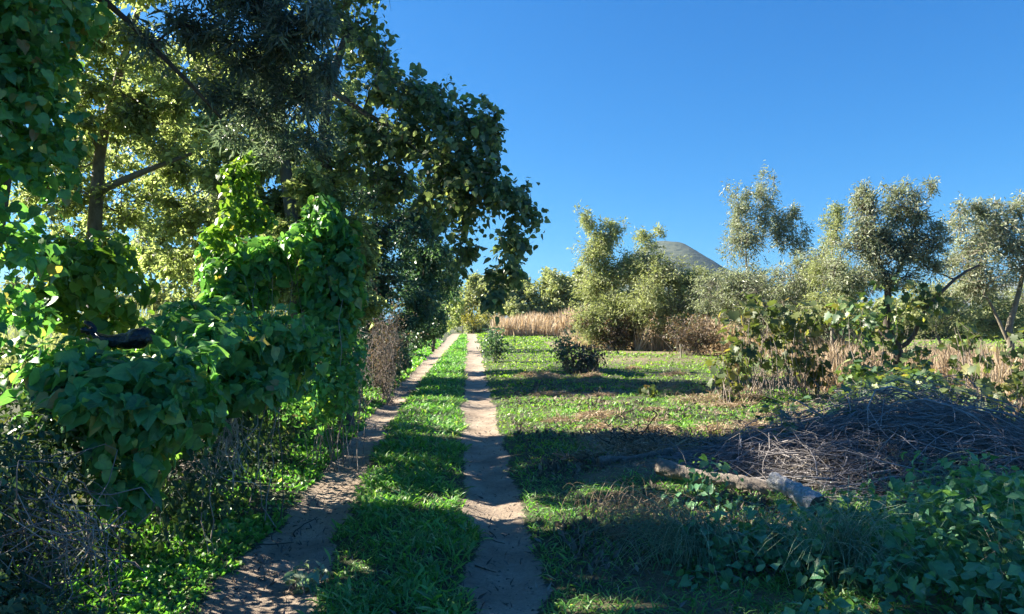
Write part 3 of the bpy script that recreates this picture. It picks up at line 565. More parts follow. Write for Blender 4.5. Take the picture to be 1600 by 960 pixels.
# bare twig tangles
def tangle(name, label, cat, n, cen, rad, length, r, mat, loop=.35, nobj=0, part='twig', dirbias=(0, 0, .3), k=8, group=None, ztop=None):
    cen = np.array(cen); base = np.array([cen[0], cen[1], 0.0]); t = thing(name, label, cat, base, group)
    c = cen + in_ball(n, .5) * np.array(rad); d = nrm(rng.normal(size=(n, 3)) + np.array(dirbias)); L = length * (.4 + .9 * rng.random((n, 1)))
    A = c - d * L * .5; E = c + d * L * .5
    cp = curves(A, E, k, loop); cp[:, :, 2] = np.maximum(cp[:, :, 2], zg(cp[:, :, 0], cp[:, :, 1]) + .01)
    rad_ = taper(n, k, r * (.5 + rng.random(n)), r * .35)
    o = np.argsort(np.linalg.norm(cp.mean(1) - np.array([0, 0, 1.7]), axis=1) - 30 * r * 0)
    for i in o[:nobj]:
        v, f, rr = tubes(cp[i:i + 1] - base, rad_[i:i + 1], 4); link(part, make_mesh(part, v, f, M[mat], rr, True), t)
    i = o[nobj:]
    if len(i):
        v, f, rr = tubes(cp[i] - base, rad_[i], 4); link(part + 's', make_mesh(part + 's', v, f, M[mat], rr, True), t, 'stuff')
    return t
tangle('twig_tangle', 'pale bare looping twigs in the hedge at lower left', 'twigs', 100, (-2.35, 3.55, .55), (.36, .3, .42), .5, .0038, 'twig', .3, 70)
tangle('twig_tangle', 'curtain of thin bare stems hanging under the big vine mound', 'twigs', 90, P(350, 680, 5.9), (.22, .2, .28), .55, .0035, 'paletwig', .12, 40, dirbias=(0, 0, 2.5))
tangle('twig_tangle', 'small knot of grey twigs below the vines beside the near verge', 'twigs', 60, P(285, 720, 5.2), (.22, .2, .14), .35, .0035, 'paletwig', .35, 20, dirbias=(1.0, 0, .4))

def twiggy(name, label, cat, px, py_top, py_base, d, wpx, n, mat, leafm=None, ls=.05, nl=0, rd=.6, spread=1.0, r=.006, tm=None, group=None, nobj=0, k=7, lean=0.0):
    """shrub of stems rising from the ground, with leaves along them"""
    b = P(px, py_base, d); b[2] = float(zg(b[0], b[1])); top = P(px, py_top, d)[2]; w_ = wpx / F_PX * d
    t = thing(name, label, cat, b, group)
    A = b + rng.normal(size=(n, 3)) * np.array([w_ * .22, rd * .3, 0]); A[:, 2] = b[2]
    u = rng.normal(size=(n, 2)); h = (top - b[2]) * (.45 + .55 * rng.random(n)); E = np.stack([b[0] + u[:, 0] * w_ * .42 * spread + lean * h, b[1] + u[:, 1] * rd * .5, b[2] + h], -1)
    cp = curves(A, E, k, .09); v, f, rr = tubes(cp - b, taper(n, k, r * (.6 + .8 * rng.random(n)), r * .3), 4)
    link('stems', make_mesh('stems', v, f, M[mat], rr, True), t, 'stuff')
    m = n * 4; i = rng.choice(n, m); j = rng.integers(2, k, m); s = cp[i, j]; e = s + (rng.normal(size=(m, 3)) + np.array([0, 0, .6])) * h[i][:, None] * .13
    tw = curves(s, e, 4, .1); v, f, rr = tubes(tw - b, taper(m, 4, r * .4, r * .15), 3); link('twigs', make_mesh('twigs', v, f, M[mat], rr, True), t, 'stuff')
    if nl:
        q = rng.choice(m, nl); tt = rng.integers(1, 4, nl); pos = tw[q, tt] + rng.normal(size=(nl, 3)) * ls * .8
        split_leaves(t, b, pos, leaf_frames(nl, nrm(e[q] - s[q]), .5), ls * (.6 + .7 * rng.random(nl)), tm or T_OVAL, M[leafm], nobj)
    return t
twiggy('dry_bush', 'dry brown bush with pinkish dead leaves on the left verge', 'bush', 604, 478, 600, 15.2, 26, 60, 'twig', 'brownleaf', .05, 1800, .5)
twiggy('grey_twig_bush', 'grey leafless twiggy bush between the vines and the dry brown bush', 'bush', 548, 512, 622, 13.6, 40, 120, 'twig', 'brownleaf', .03, 1300, .6)
# black sack
def sack():
    b = P(192, 541, 4.75); t = thing('plastic_sack', 'black plastic sack slumped on top of the vine hedge', 'sack', b)
    ax = [(-.21, .09, .022), (-.16, .055, .04), (-.09, .03, .055), (0, .032, .068), (.08, .05, .082), (.15, .062, .085), (.19, .055, .06), (.205, .05, .02)]
    ring = []; n = 22
    for i in range(30):
        s = i / 29 * (len(ax) - 1); j = min(int(s), len(ax) - 2); q = s - j; x, z, r = [ax[j][c] * (1 - q) + ax[j + 1][c] * q for c in range(3)]
        ang = np.arange(n) * 2 * math.pi / n
        rr = r * (1 + .22 * (vnoise(np.cos(ang) * 1.2 + i * .22, np.sin(ang) * 1.2 + i * .1, .45, 3) - .5) * 2 + .10 * (vnoise(ang * 2.4, i * .5 + ang * 0, .5, 8) - .5) * 2)
        ring.append(np.stack([np.full(n, x), np.cos(ang) * rr * 1.1, z + np.sin(ang) * rr * .8], -1))
    V = np.array(ring); I = np.arange(30 * n).reshape(30, n); F = np.stack([I[:-1], np.roll(I[:-1], -1, 1), np.roll(I[1:], -1, 1), I[1:]], -1).reshape(-1, 4)
    m, nt, N, L = new_mat('black plastic'); pb = N('ShaderNodeBsdfPrincipled'); pb.inputs['Base Color'].default_value = (.012, .012, .014, 1); pb.inputs['Roughness'].default_value = .34
    geo = N('ShaderNodeNewGeometry'); nz = N('ShaderNodeTexNoise'); nz.inputs['Scale'].default_value = 28; nz.inputs['Detail'].default_value = 3; nz.inputs['Distortion'].default_value = 1.5; L(geo.outputs['Position'], nz.inputs['Vector'])
    bp = N('ShaderNodeBump'); bp.inputs['Strength'].default_value = .6; bp.inputs['Distance'].default_value = .02; L(nz.outputs[0], bp.inputs['Height']); L(bp.outputs[0], pb.inputs['Normal'])
    out = N('ShaderNodeOutputMaterial'); L(pb.outputs[0], out.inputs[0])
    link('bag', make_mesh('bag', V.reshape(-1, 3), F, m, None, True), t)
    neck = curves(np.array([[-.19, 0, .09], [-.2, 0, .1], [-.19, .01, .08]]), np.array([[-.27, .02, .16], [-.26, -.03, .12], [-.25, 0, .09]]), 5, .1)
    v, f, r = tubes(neck, np.tile(np.array([.02, .014, .018, .024, .012]), (3, 1)), 6, .3); link('neck', make_mesh('neck', v, f, m, r, True), t)
sack()

# ------------------------------------------------------------ right side: far growth
def hedge_px(name, label, d, blobs, mat, size, dens, cat='hedge', bark='bark', tm=T_OVAL, group=None, nx=2):
    b0 = P(blobs[0][0], 503, d) * [1, 1, 0]
    return tree(name, label, cat, [b0, b0 + [0, 0, 1.0], b0 + [.1, 0, 2.0]], .08, [(x, y, dd, rx, ry, rd) for x, y, dd, rx, ry, rd in blobs], tm, mat, size, dens * 1.9, bark, sub=11, subr=.45, twig_r=.01, droop=.3, limb=False, ntw=40)
hedge_px('far_hedge', 'olive green hedge closing the far end of the track', 100,
         [(722, 480, 105, 16, 36, 4), (728, 505, 108, 22, 22, 4), (750, 505, 104, 22, 22, 4), (712, 500, 112, 14, 24, 4), (745, 462, 104, 30, 36, 5), (775, 455, 104, 34, 34, 5), (785, 465, 100, 34, 36, 5), (765, 495, 95, 24, 14, 4), (800, 485, 95, 22, 22, 4)], 'willow', .42, .34)
hedge_px('far_hedge', 'grey green treeline behind the pinkish reeds right of the track', 100,
         [(830, 462, 102, 34, 32, 4), (870, 455, 100, 36, 30, 4), (905, 450, 100, 34, 34, 4), (850, 490, 98, 44, 26, 3), (895, 490, 98, 40, 28, 3), (815, 445, 104, 22, 14, 3), (860, 432, 100, 18, 10, 3), (940, 465, 98, 34, 44, 4), (1000, 480, 96, 50, 36, 4), (820, 500, 100, 30, 18, 3)], 'willow', .50, .30)
hedge_px('far_hedge', 'long pale green hedge behind the olive trees at right', 70,
         [(x, y, 70, 60, 30, 5) for x, y in ((1180, 488), (1290, 490), (1380, 494), (1470, 494), (1560, 496), (1090, 490), (1640, 494), (1240, 505), (1340, 508), (1430, 508), (1520, 510), (1610, 508), (1130, 508), (1050, 505))], 'willow', .46, .105)
mound('yellow_shrub', 'small yellow green shrub at the far end of the track', 'shrub', [B3(740, 490, 75, 16, 14, 1.2), B3(728, 498, 75, 12, 10, 1), B3(755, 500, 75, 12, 9, 1)], T_OVAL, 'yellowgreen', .28, 700, 0, 10)
def stand_tree(label, px, d, base_w, blobs, mat='willow', size=.1, dens=.15, r0=.08, bark='bark', cat='tree', name='willow_tree', trunk=None, trunks=None, group='trees standing in the field', **k):
    blobs = [(b[0], b[1], b[2], b[3] * 1.14, b[4] * 1.1) + tuple(b[5:]) for b in blobs]
    for b in list(blobs):
        if b[1] < 396 and b[3] > 14:
            for _ in range(3): blobs.append((b[0] + b[3] * rng.uniform(-1, 1), b[1] - b[4] * rng.uniform(.45, 1.0), b[2], b[3] * rng.uniform(.14, .26), b[4] * rng.uniform(.3, .5), b[5] * .3, .7))
    g = G(px, 503 + CAM_H * F_PX / d); tp = P(blobs[0][0], blobs[0][1], d)
    tr = trunk or [g, g * .6 + tp * .4 + [base_w, 0, 0], tp]
    return tree(name, label, cat, tr, r0, blobs, [narrow(.16), narrow(.13, .3)], mat, size, dens * 1.9, bark, sub=11, subr=.48, big=.0, free=1.12, group=group, trunks=trunks, twig_r=.006, droop=k.pop('droop', .1), outw=1.0, **k)
stand_tree('pale willow with two feathery tops, left of the mountain', 940, 42, 0,
     [(926, 392, 42.00, 30, 34, 1.35), (918, 350, 42.00, 15, 20, 0.90, .8), (950, 370, 42.00, 24, 24, 1.20), (1008, 378, 42.75, 20, 16, 0.90, .9), (1030, 360, 42.75, 8, 10, 0.60, .7), (935, 440, 42.00, 38, 34, 1.65), (985, 425, 42.00, 36, 28, 1.50), (925, 500, 40.50, 34, 36, 1.50), (960, 520, 41, 44, 26, 1.5), (965, 480, 40.50, 40, 34, 1.50)], size=0.230, dens=.22)
stand_tree('broad pale willow bush in front of the mountain', 1060, 40, 0,
     [(1040, 430, 40.00, 44, 34, 1.48), (1085, 450, 40.00, 40, 30, 1.48), (1050, 480, 39.26, 50, 32, 1.48), (1010, 470, 39.26, 34, 40, 1.48), (1060, 520, 40, 60, 26, 1.5), (1110, 480, 39.26, 34, 28, 1.48), (1010, 400, 40.74, 22, 16, 0.89, .8), (1080, 432, 40.74, 22, 14, 0.89, .7)], size=0.203, dens=.22, name='willow_bush', cat='bush')
stand_tree('slender tree with leafy tip right of the mountain, dark on its right side', 1172, 34, 0,
     [(1165, 380, 34.00, 36, 50, 1.46, .75), (1195, 320, 34.00, 18, 42, 0.81, .8), (1155, 320, 34.00, 20, 28, 0.81, .8), (1225, 365, 34.00, 28, 34, 1.13, .8), (1250, 385, 34.00, 14, 26, 0.81, .8), (1170, 440, 34.00, 40, 28, 1.30, .7), (1220, 345, 34.32, 20, 20, 0.81, .8), (1238, 330, 34.32, 10, 12, 0.49, .6)], mat='olive', size=0.174, dens=.17, name='olive_tree')
stand_tree('low grey green bush under the slender tree', 1200, 33, 0,
     [(1160, 475, 33.00, 46, 32, 1.47), (1215, 470, 33.00, 46, 36, 1.47), (1255, 450, 33.00, 26, 34, 1.32), (1200, 505, 32.27, 60, 22, 1.32)], mat='olive', size=0.154, dens=.2, name='olive_bush', cat='bush')
stand_tree('small pale bushy willow beside the forked olive', 1300, 28, 0,
     [(1300, 370, 28.00, 18, 44, 0.70, .8), (1305, 330, 28.00, 12, 18, 0.42, .7), (1290, 430, 28.00, 34, 34, 1.12), (1330, 440, 28.00, 30, 34, 1.12), (1300, 480, 27.30, 44, 26, 1.12)], size=0.143, dens=.19)
stand_tree('grey green olive thicket between the slender tree and the forked olive', 1270, 30, 0,
     [(1180, 452, 31, 50, 40, 1.3), (1125, 458, 32, 44, 36, 1.3), (1240, 440, 30, 40, 34, 1.2), (1275, 415, 30, 30, 34, 1), (1310, 450, 30, 40, 34, 1.2), (1225, 490, 30, 50, 34, 1.2), (1290, 500, 29, 54, 34, 1.2)], mat='olive', size=.16, dens=.15, name='olive_bush', cat='bush')
stand_tree('pale thicket filling the gap between the two olive trees at right', 1480, 30, 0,
     [(1440, 460, 30, 40, 26, 1.2), (1490, 465, 30, 44, 30, 1.2), (1545, 470, 30, 44, 30, 1.2), (1600, 470, 30, 40, 30, 1.2), (1470, 500, 30, 50, 24, 1.2), (1560, 505, 30, 60, 22, 1.2)], size=.16, dens=.13, name='willow_bush', cat='bush')
fk = P(1402, 545, 14.5)
stand_tree('forked dark trunked olive tree with twin crowns, near right', 1400, 14.5, 0,
     [(1350, 330, 14.5, 30, 34, .6, .8), (1420, 325, 14.5, 36, 34, .6, .8), (1345, 385, 14.5, 34, 36, .6), (1395, 385, 14.5, 40, 40, .7), (1440, 375, 14.5, 32, 34, .6), (1390, 430, 14.5, 50, 26, .6, .7), (1450, 420, 14.6, 30, 24, .5, .7), (1340, 440, 14.6, 30, 24, .5, .8), (1300, 420, 14.8, 20, 30, .5, .7), (1400, 300, 14.5, 18, 14, .3, .6)],
     mat='olive', size=.085, dens=.16, r0=.11, bark='darkbark', name='olive_tree',
     trunk=[P(1405, 635, 14.5), fk, P(1385, 505, 14.5), P(1388, 455, 14.5), P(1372, 405, 14.5), P(1362, 350, 14.5)],
     trunks=[([fk, P(1425, 530, 14.4), P(1440, 495, 14.4), P(1468, 460, 14.3), P(1500, 430, 14.3), P(1530, 415, 14.3)], .055), ([P(1388, 530, 14.5), P(1370, 510, 14.6), P(1352, 470, 14.7)], .04), ([P(1388, 455, 14.5), P(1410, 410, 14.5), P(1425, 360, 14.5)], .04)])
stand_tree('grey olive tree with a pale leaning trunk at the right edge', 1575, 17, 0,
     [(1510, 400, 17, 36, 40, .8, .85), (1555, 365, 17, 44, 40, .8, .85), (1530, 440, 17, 46, 30, .8, .8), (1600, 400, 17, 40, 50, .9, .85), (1500, 350, 17, 18, 30, .5, .6), (1580, 325, 17, 22, 18, .4, .6), (1640, 370, 17, 40, 50, .9, .8), (1545, 330, 17, 26, 18, .4, .6)],
     mat='olive', size=.10, dens=.16, r0=.11, bark='palebark', name='olive_tree',
     trunk=[P(1575, 613, 17), P(1578, 545, 17), P(1577, 510, 17), P(1590, 465, 17), P(1600, 420, 17)], trunks=[([P(1578, 540, 17), P(1545, 470, 17), P(1515, 430, 17)], .045)])

# reeds and dry stalks
def reeds(name, label, pts, n, h, mat, wd, spread=.18):
    """upright dry stalks: pts = list of (px,d,width px,depth m)"""
    A = []; H = []
    for px, d, wp, dp in pts:
        k = int(n * wp / sum(p[2] for p in pts)); x = (px - 800) / F_PX * d + (rng.random(k) - .5) * 2 * wp / F_PX * d; y = d + (rng.random(k) - .5) * 2 * dp
        A.append(np.stack([x, y, zg(x, y)], -1)); H.append(h * (.3 + .8 * rng.random(k)) * (.25 + 1.5 * fbm(x, y * .5, 2.2, 5)))
    A = np.concatenate(A); H = np.concatenate(H); n = len(A)
    T = np.array([0, 0, 1.]) + rng.normal(size=(n, 3)) * spread; N = rng.normal(size=(n, 3)) * [1, 1, .2]
    v, f, r = scatter(blade(wd, .25), A, basis(N, T), H)
    return tag(link(name, make_mesh(name, v, f, M[mat], r), None, 'stuff'), label, 'reeds')
reeds('dry_reeds', 'band of pinkish dry reeds before the grey green treeline', [(845, 84, 62, 5), (810, 88, 36, 4)], 8000, 2.5, 'pinkreed', .022)
reeds('dry_reeds', 'pinkish dry reeds behind the lit lawn below the willows', [(960, 46, 80, 3), (1060, 42, 80, 3), (1150, 37, 60, 3), (1240, 32, 50, 3)], 9000, 1.7, 'pinkreed', .018, .3)
reeds('dry_reeds', 'tall straw coloured stalks between the olive trees at right', [(1310, 24, 60, 2), (1440, 22, 80, 2), (1560, 24, 80, 3), (1540, 16, 60, 1), (1380, 26, 80, 2)], 12000, .9, 'straw', .016, .3)
reeds('dry_reeds', 'tall yellow green growth in the gap behind the vine mounds at left', [(120, 17, 260, 3), (300, 20, 120, 3), (420, 22, 120, 3)], 9000, 1.6, 'willow', .016, .35)
reeds('dry_reeds', 'reddish brown standing canes at the right edge', [(1560, 11.5, 40, .6), (1600, 10.5, 40, .6)], 500, 1.3, 'pinkreed', .010, .12)
reeds('dry_reeds', 'yellow dry weeds left of the forked olive', [(1320, 16, 44, 1), (1290, 17.5, 40, 1)], 3500, .95, 'straw', .016, .35)

# shrubs
def ivy_shrub(name, label, px, d, blobs, mat, size, n, nobj, tm=T_LOBED, **k):
    return mound(name, label, 'shrub', [B3(*b) for b in blobs], tm, mat, size, n, nobj, k.pop('stems', 40), bark='twig', base=P(px, 503, d), **k)
twiggy('small_shrub', 'small dark leaved sapling on the grass just right of the right rut', 'shrub', 776, 512, 562, 29, 24, 24, 'twig', 'dark', .14, 700, .5)
twiggy('small_shrub', 'spiky dark shrub with grey leaves on the lawn, in a ring of shade', 'shrub', 884, 508, 578, 23, 26, 24, 'twig', 'dark', .12, 600, .5)
twiggy('small_shrub', 'low wide grey brown shrub touching the spiky dark one', 'shrub', 918, 535, 580, 22.5, 50, 40, 'twig', 'brownleaf', .12, 900, .5)
twiggy('brown_shrub', 'leafy brownish shrub at the foot of the left willow', 'shrub', 960, 492, 548, 40, 70, 60, 'twig', 'brownleaf', .2, 1800, 1.2)
twiggy('brown_shrub', 'rusty twiggy shrub behind the wooden stake', 'shrub', 1085, 496, 558, 34, 70, 110, 'twig', 'brownleaf', .15, 2400, 1.2)
ivy_shrub('creeper_shrub', 'big yellowing vine leaved shrub with brown stems, centre right', 1200, 15,
      [(1165, 500, 15, 46, 34, .6), (1235, 500, 15, 46, 40, .6), (1150, 575, 14.4, 40, 34, .5), (1200, 545, 15, 66, 44, .6), (1260, 560, 15, 30, 40, .5)], 'autumn', .2, 750, 280, flat=.6, layers=.5, stems=120, stem_r=.008)
ivy_shrub('creeper_shrub', 'dark green creeper clothing the fork of the olive trunk', 1400, 14,
      [(1390, 470, 14.1, 60, 34, .4), (1345, 520, 14.1, 44, 34, .5), (1400, 570, 13.9, 56, 34, .5), (1455, 480, 14.1, 28, 30, .3), (1330, 490, 14, 34, 30, .4)], 'ivy', .17, 560, 280, flat=.7, layers=.4, stems=60, stem_r=.006)
ivy_shrub('yellow_leaf_shrub', 'yellow and green large leaved creeper over dry canes at far right', 1540, 10,
      [(1500, 560, 10, 36, 44, .4), (1560, 590, 9.6, 50, 44, .4), (1600, 560, 10, 40, 60, .5), (1520, 620, 9.4, 46, 30, .4)], 'autumn', .17, 260, 220, flat=.7, layers=.2, stems=120, stem_r=.006)
ivy_shrub('broad_leaf_weed', 'dark broad leaved weeds behind the crest of the brush heap', 1420, 10.2,
      [(1400, 605, 10.4, 70, 34, .5), (1470, 625, 10, 60, 30, .5), (1550, 660, 9, 60, 24, .4), (1340, 590, 10.8, 40, 24, .4)], 'ivy', .13, 900, 260, flat=.5, layers=.3)
ivy_shrub('broad_leaf_weed', 'sprig of pale leaves standing alone on the sunlit grass', 1012, 14.5,
      [(1012, 612, 15, 14, 13, .18)], 'autumn', .12, 40, 30, flat=.5, layers=.3, stems=12)
def stake():
    b = P(1064, 557, 31); b[2] = 0; t = P(1063, 538, 31)
    v, f, r = tubes(polyline_resample([b, (b + t) / 2, t], 5)[None], taper(1, 5, .035, .03), 7, .08)
    tag(link('wooden_stake', make_mesh('wooden_stake', v, f, M['palebark'], r, True)), 'short pale wooden stake at the far edge of the lawn', 'stake')
stake()

# ------------------------------------------------------------ brush heap, logs
def heap_h(x, y):
    h = .44 * np.exp(-(((x - 3.5) / 1.4) ** 2 + ((y - 7.6) / 1.1) ** 2) ** 1.3) + .55 * np.exp(-(((x - 4.5) / 1.1) ** 2 + ((y - 9.0) / 1.1) ** 2)) + .45 * np.exp(-(((x - 5.3) / 1.5) ** 2 + ((y - 7.3) / 1.2) ** 2) ** 1.5)
    return h * (.55 + .8 * fbm(x, y, .9, 41))
def brush():
    base = np.array([3.6, 7.6, 0.0]); t = thing('brush_heap', 'long heap of cut grey branches and twigs in the shade at right', 'brush heap', base)
    def batch(n, L, r, jit, k, ang, asd, lift=(0.2, 1.0)):
        x = 3.9 + rng.normal(size=n) * 1.5; y = 7.7 + rng.normal(size=n) * .85
        ok = heap_h(x, y) > .06; x = x[ok]; y = y[ok]; n = len(x)
        a = R(ang) + rng.normal(size=n) * R(asd); L = L * (.4 + .9 * rng.random(n)); dz = rng.normal(size=n) * .08
        z = heap_h(x, y) * (lift[0] + (lift[1] - lift[0]) * rng.random(n) ** .6) + .03
        C = np.stack([x, y, z], -1); D = np.stack([np.cos(a), np.sin(a), dz], -1) * (L * .5)[:, None]
        cp = curves(C - D, C + D, k, jit)
        # follow the heap
        hh = heap_h(cp[..., 0], cp[..., 1]) - heap_h(x, y)[:, None]; cp[..., 2] += hh * .8
        cp[..., 2] = np.maximum(cp[..., 2], zg(cp[..., 0], cp[..., 1]) + .02)
        return cp, taper(n, k, r * (.4 + 1.6 * rng.random(n) ** 3), r * .35)
    big = batch(360, 1.3, .009, .055, 8, 168, 30, (.7, 1.15)); 
    o = np.argsort(np.linalg.norm(big[0].mean(1), axis=1))[:290]; mask = np.zeros(len(big[0]), bool); mask[o] = True
    for i in o:
        v, f, r = tubes(big[0][i:i + 1] - base, big[1][i:i + 1], 5); link('stick', make_mesh('stick', v, f, M['brush'], r, True), t)
    fi = rng.choice(len(big[0]), 700); fj = rng.integers(2, 7, 700); s0 = big[0][fi, fj]; dr = nrm(big[0][fi, fj] - big[0][fi, fj - 1]); e0 = s0 + (dr + rng.normal(size=(700, 3)) * .45) * (.15 + .45 * rng.random((700, 1)))
    v, f, r = tubes(curves(s0, e0, 5, .08) - base, taper(700, 5, .0045, .0015), 3); link('side_twigs', make_mesh('side_twigs', v, f, M['brush'], r, True), t, 'stuff')
    parts = [tubes(big[0][~mask] - base, big[1][~mask], 4)] if (~mask).any() else []
    for b_ in (batch(1300, .9, .006, .1, 6, 170, 30, (.2, 1.05)), batch(3800, .5, .004, .12, 4, 172, 35, (.3, 1.06)), batch(600, .6, .005, .15, 5, 90, 60, (.9, 1.5))):
        parts.append(tubes(b_[0] - base, b_[1], 3))
    v, f, r = merge(parts); link('brushwood', make_mesh('brushwood', v, f, M['brush'], r, True), t, 'stuff')
    # trodden core of old straw and dead leaves under the sticks
    n = 16000; x = 3.9 + rng.normal(size=n) * 1.45; y = 7.8 + rng.normal(size=n) * .8; z = heap_h(x, y) * (.35 + .55 * rng.random(n)) + .01; ok = heap_h(x, y) > .05
    pos = np.stack([x, y, z], -1)[ok]; n = len(pos); v, f, r = scatter(narrow(.10), pos - base, basis(rng.normal(size=(n, 3)) * .5 + [0, 0, 1.], rng.normal(size=(n, 3)) * [1, .5, .15]), .11 * (.6 + .8 * rng.random(n)))
    link('dead_leaves', make_mesh('dead_leaves', v, f, M['deadhay'], r), t, 'stuff')
brush()
tangle('bare_branch', 'upright dark dead branch sticking out of the brush heap crest', 'branch', 22, P(1335, 640, 8.8), (.25, .15, .2), .5, .007, 'darkbark', .15, 0, dirbias=(0, 0, 1.6))
tangle('bare_branch', 'thin black thorny branch lying at the left end of the brush heap', 'branch', 46, P(1010, 680, 8.9), (.75, .3, .12), .5, .005, 'darkbark', .2, 0, dirbias=(.6, 0, .5))
def log(name, label, pts, r, mat, seed=1, endmat='logbark'):
    K = 60; n = 28; pts = polyline_resample(pts, K); base = pts[0].copy()
    v, f, rr = tubes((pts - base)[None], np.full((1, K), r), n)
    a_ = np.tile(np.arange(n) * 2 * math.pi / n, K); l_ = np.repeat(np.arange(K), n) * np.linalg.norm(pts[-1] - pts[0]) / K; cc = np.repeat(pts - base, n, 0)
    nz = .20 * (fbm(np.cos(a_) * 1.0 + l_ * 1.2, np.sin(a_) * 1.0 + l_ * 5, .30, seed) - .5) + .30 * (vnoise(a_ * 2.2, l_ * 22, 1.0, seed + 3) - .5) * (vnoise(a_ * 1.1, l_ * 6, 1, seed + 5) > .45) + .16 * np.sin(l_ * 7 + seed)
    v = cc + (v - cc) * (1 + nz)[:, None]
    t = thing(name, label, 'log', base); link('trunk', make_mesh('trunk', v, f, M[mat], rr, False), t)
    for e, s in ((0, -1), (K - 1, 1)):
        ring = v[e * n:(e + 1) * n]; c = ring.mean(0); tdir = nrm(pts[min(e + 1, K - 1)] - pts[max(e - 1, 0)])
        V = np.vstack([ring + 0, (ring - c) * .6 + c + tdir * s * .006, c + tdir * s * .002]); F = []
        for i in range(n):
            j = (i + 1) % n; q = [(i, j, n + j), (i, n + j, n + i), (n + i, n + j, 2 * n)]; F += q if s > 0 else [a[::-1] for a in q]
        link('cut_end', make_mesh('cut_end', V, np.array(F), M[endmat], None, False), t)
    return t
def L3(px, py, d): return P(px, py, d)
log('fallen_log', 'weathered brown log with a knobbly end lying before the brush heap', [L3(1028, 728, 7.0), L3(1080, 742, 6.8), L3(1140, 752, 6.65), L3(1215, 770, 6.5)], .068, 'logbark', 1)
log('fallen_log', 'short log with flaking white bark lying in the weeds', [L3(1208, 750, 6.35), L3(1242, 768, 6.1), L3(1280, 792, 5.8)], .082, 'whitebark', 4)
log('fallen_log', 'thin grey log half hidden in dark weeds left of the brown log', [L3(935, 722, 8.0), L3(985, 718, 8.1), L3(1050, 706, 8.3)], .05, 'logbark', 7)

# ------------------------------------------------------------ foreground right: brambles and tussocks
mound('bramble_patch', 'mass of mint green toothed leaves filling the bottom right corner', 'bramble',
      [(2.25, 3.75, .05, .75, .6, .50), (2.9, 4.35, .1, .9, .7, .56), (1.75, 4.55, .0, .65, .6, .40), (3.7, 4.9, .05, .9, .6, .42), (2.2, 4.95, .05, .8, .5, .36), (3.1, 3.5, .05, .6, .5, .5), (1.5, 3.5, .0, .45, .45, .28), (3.3, 5.6, .0, 1.0, .4, .28)],
      [oval(.36), heart(.2, .35)], 'nettle', .074, 13500, 300, 120, bark='paletwig', stem_r=.0035, flat=.5, layers=.3, droop=.5, face=.6, stem_len=1.15)
mound('bramble_sprig', 'fresh leafy sprig growing over the brown log', 'bramble',
      [B3(1100, 735, 6.4, 42, 30, .2), B3(1090, 790, 6.1, 50, 30, .25), B3(1130, 800, 6.0, 40, 24, .2)], [heart(.2, .2), oval(.36)], 'nettle', .07, 260, 120, 20, flat=.6, layers=.3, stem_r=.004)
mound('broad_leaf_weed', 'lone dark broad leaves poking through the brush heap', 'weed',
      [(4.0, 8.3, .55, .55, .4, .16), (5.2, 8.0, .45, .6, .4, .2), (4.4, 8.9, .75, .5, .4, .18), (3.6, 9.0, .5, .5, .3, .2), (3.1, 7.9, .5, .3, .3, .1)], T_LOBED, 'ivy', .13, 300, 200, 20, flat=.5)
def tussock(name, label, x, y, n, L, mat, wd=.0032, spread=.5, lean=(0, 0), bend=.9, cat='grass tuft', rad=.08):
    b = np.array([x, y, float(zg(x, y))]); t = thing(name, label, cat, b)
    A = rng.normal(size=(n, 3)) * [rad, rad, 0]; a = rng.random(n) * 2 * math.pi; H = np.stack([np.cos(a) * spread + lean[0], np.sin(a) * spread + lean[1], np.zeros(n)], -1) * (.4 + .8 * rng.random((n, 1)))
    l = L * (.45 + .7 * rng.random(n)); tt = np.linspace(0, 1, 7); up = (.55 + .4 * rng.random(n)) * l
    cp = A[:, None, :] + H[:, None, :] * (l[:, None] * tt[None, :] ** 1.3)[..., None]
    cp[:, :, 2] = up[:, None] * (tt[None] * (1.9 + .0 * tt[None]) - bend * (1.1 + .5 * rng.random((n, 1))) * tt[None] ** 2.2)
    cp[:, :, 2] = np.maximum(cp[:, :, 2], .01 + .03 * rng.random((n, 1)))
    v, f, r = tubes(cp, taper(n, 7, wd, wd * .25), 3)
    link('blades', make_mesh('blades', v, f, M[mat], r), t, 'stuff'); return t
tussock('grass_tussock', 'arching blue green grass tussock left of the bramble mass', 1.25, 4.9, 330, .75, 'blue_grass', .003, .75, (-.35, -.15), 1.2, rad=.12)
tussock('grass_tussock', 'drooping long grass tussock in front of the white log', 1.75, 5.0, 230, .55, 'blue_grass', .003, .6, (.1, -.3), 1.2, rad=.12)
tussock('grass_tussock', 'long grass falling over the middle of the bramble mass', 2.0, 4.25, 260, .8, 'blue_grass', .003, .6, (-.1, -.2), 1.0, rad=.12)
tussock('grass_tussock', 'long pale grass stems reaching across the brambles at lower right', 2.9, 3.9, 120, .9, 'blue_grass', .0028, .7, (-.2, .0), .9, rad=.2)
tussock('grass_tussock', 'matted pale grass spread between the brush heap and the brambles at right', 3.9, 6.0, 200, .5, 'blue_grass', .003, .9, (-.1, -.2), 1.1, rad=.35)
tussock('grass_tussock', 'tangled thin dry grass at the foot of the brown log', .95, 5.9, 300, .5, 'straw', .0022, .9, (0, -.1), 1.2, rad=.25)
tussock('dry_tuft', 'small straw yellow tuft on the dark right verge', *G(966, 850)[:2], 200, .16, 'straw', .002, .9, (0, 0), .8, rad=.03)
mound('wilted_plant', 'wilted grey green leaf clump at the edge of the left rut', 'weed',
      [(*G(482, 905)[:2], .03, .13, .13, .07)], [oval(.3), heart(.3, .4)], 'blue_grass', .07, 110, 80, 12, flat=.6, droop=.2, layers=.4)

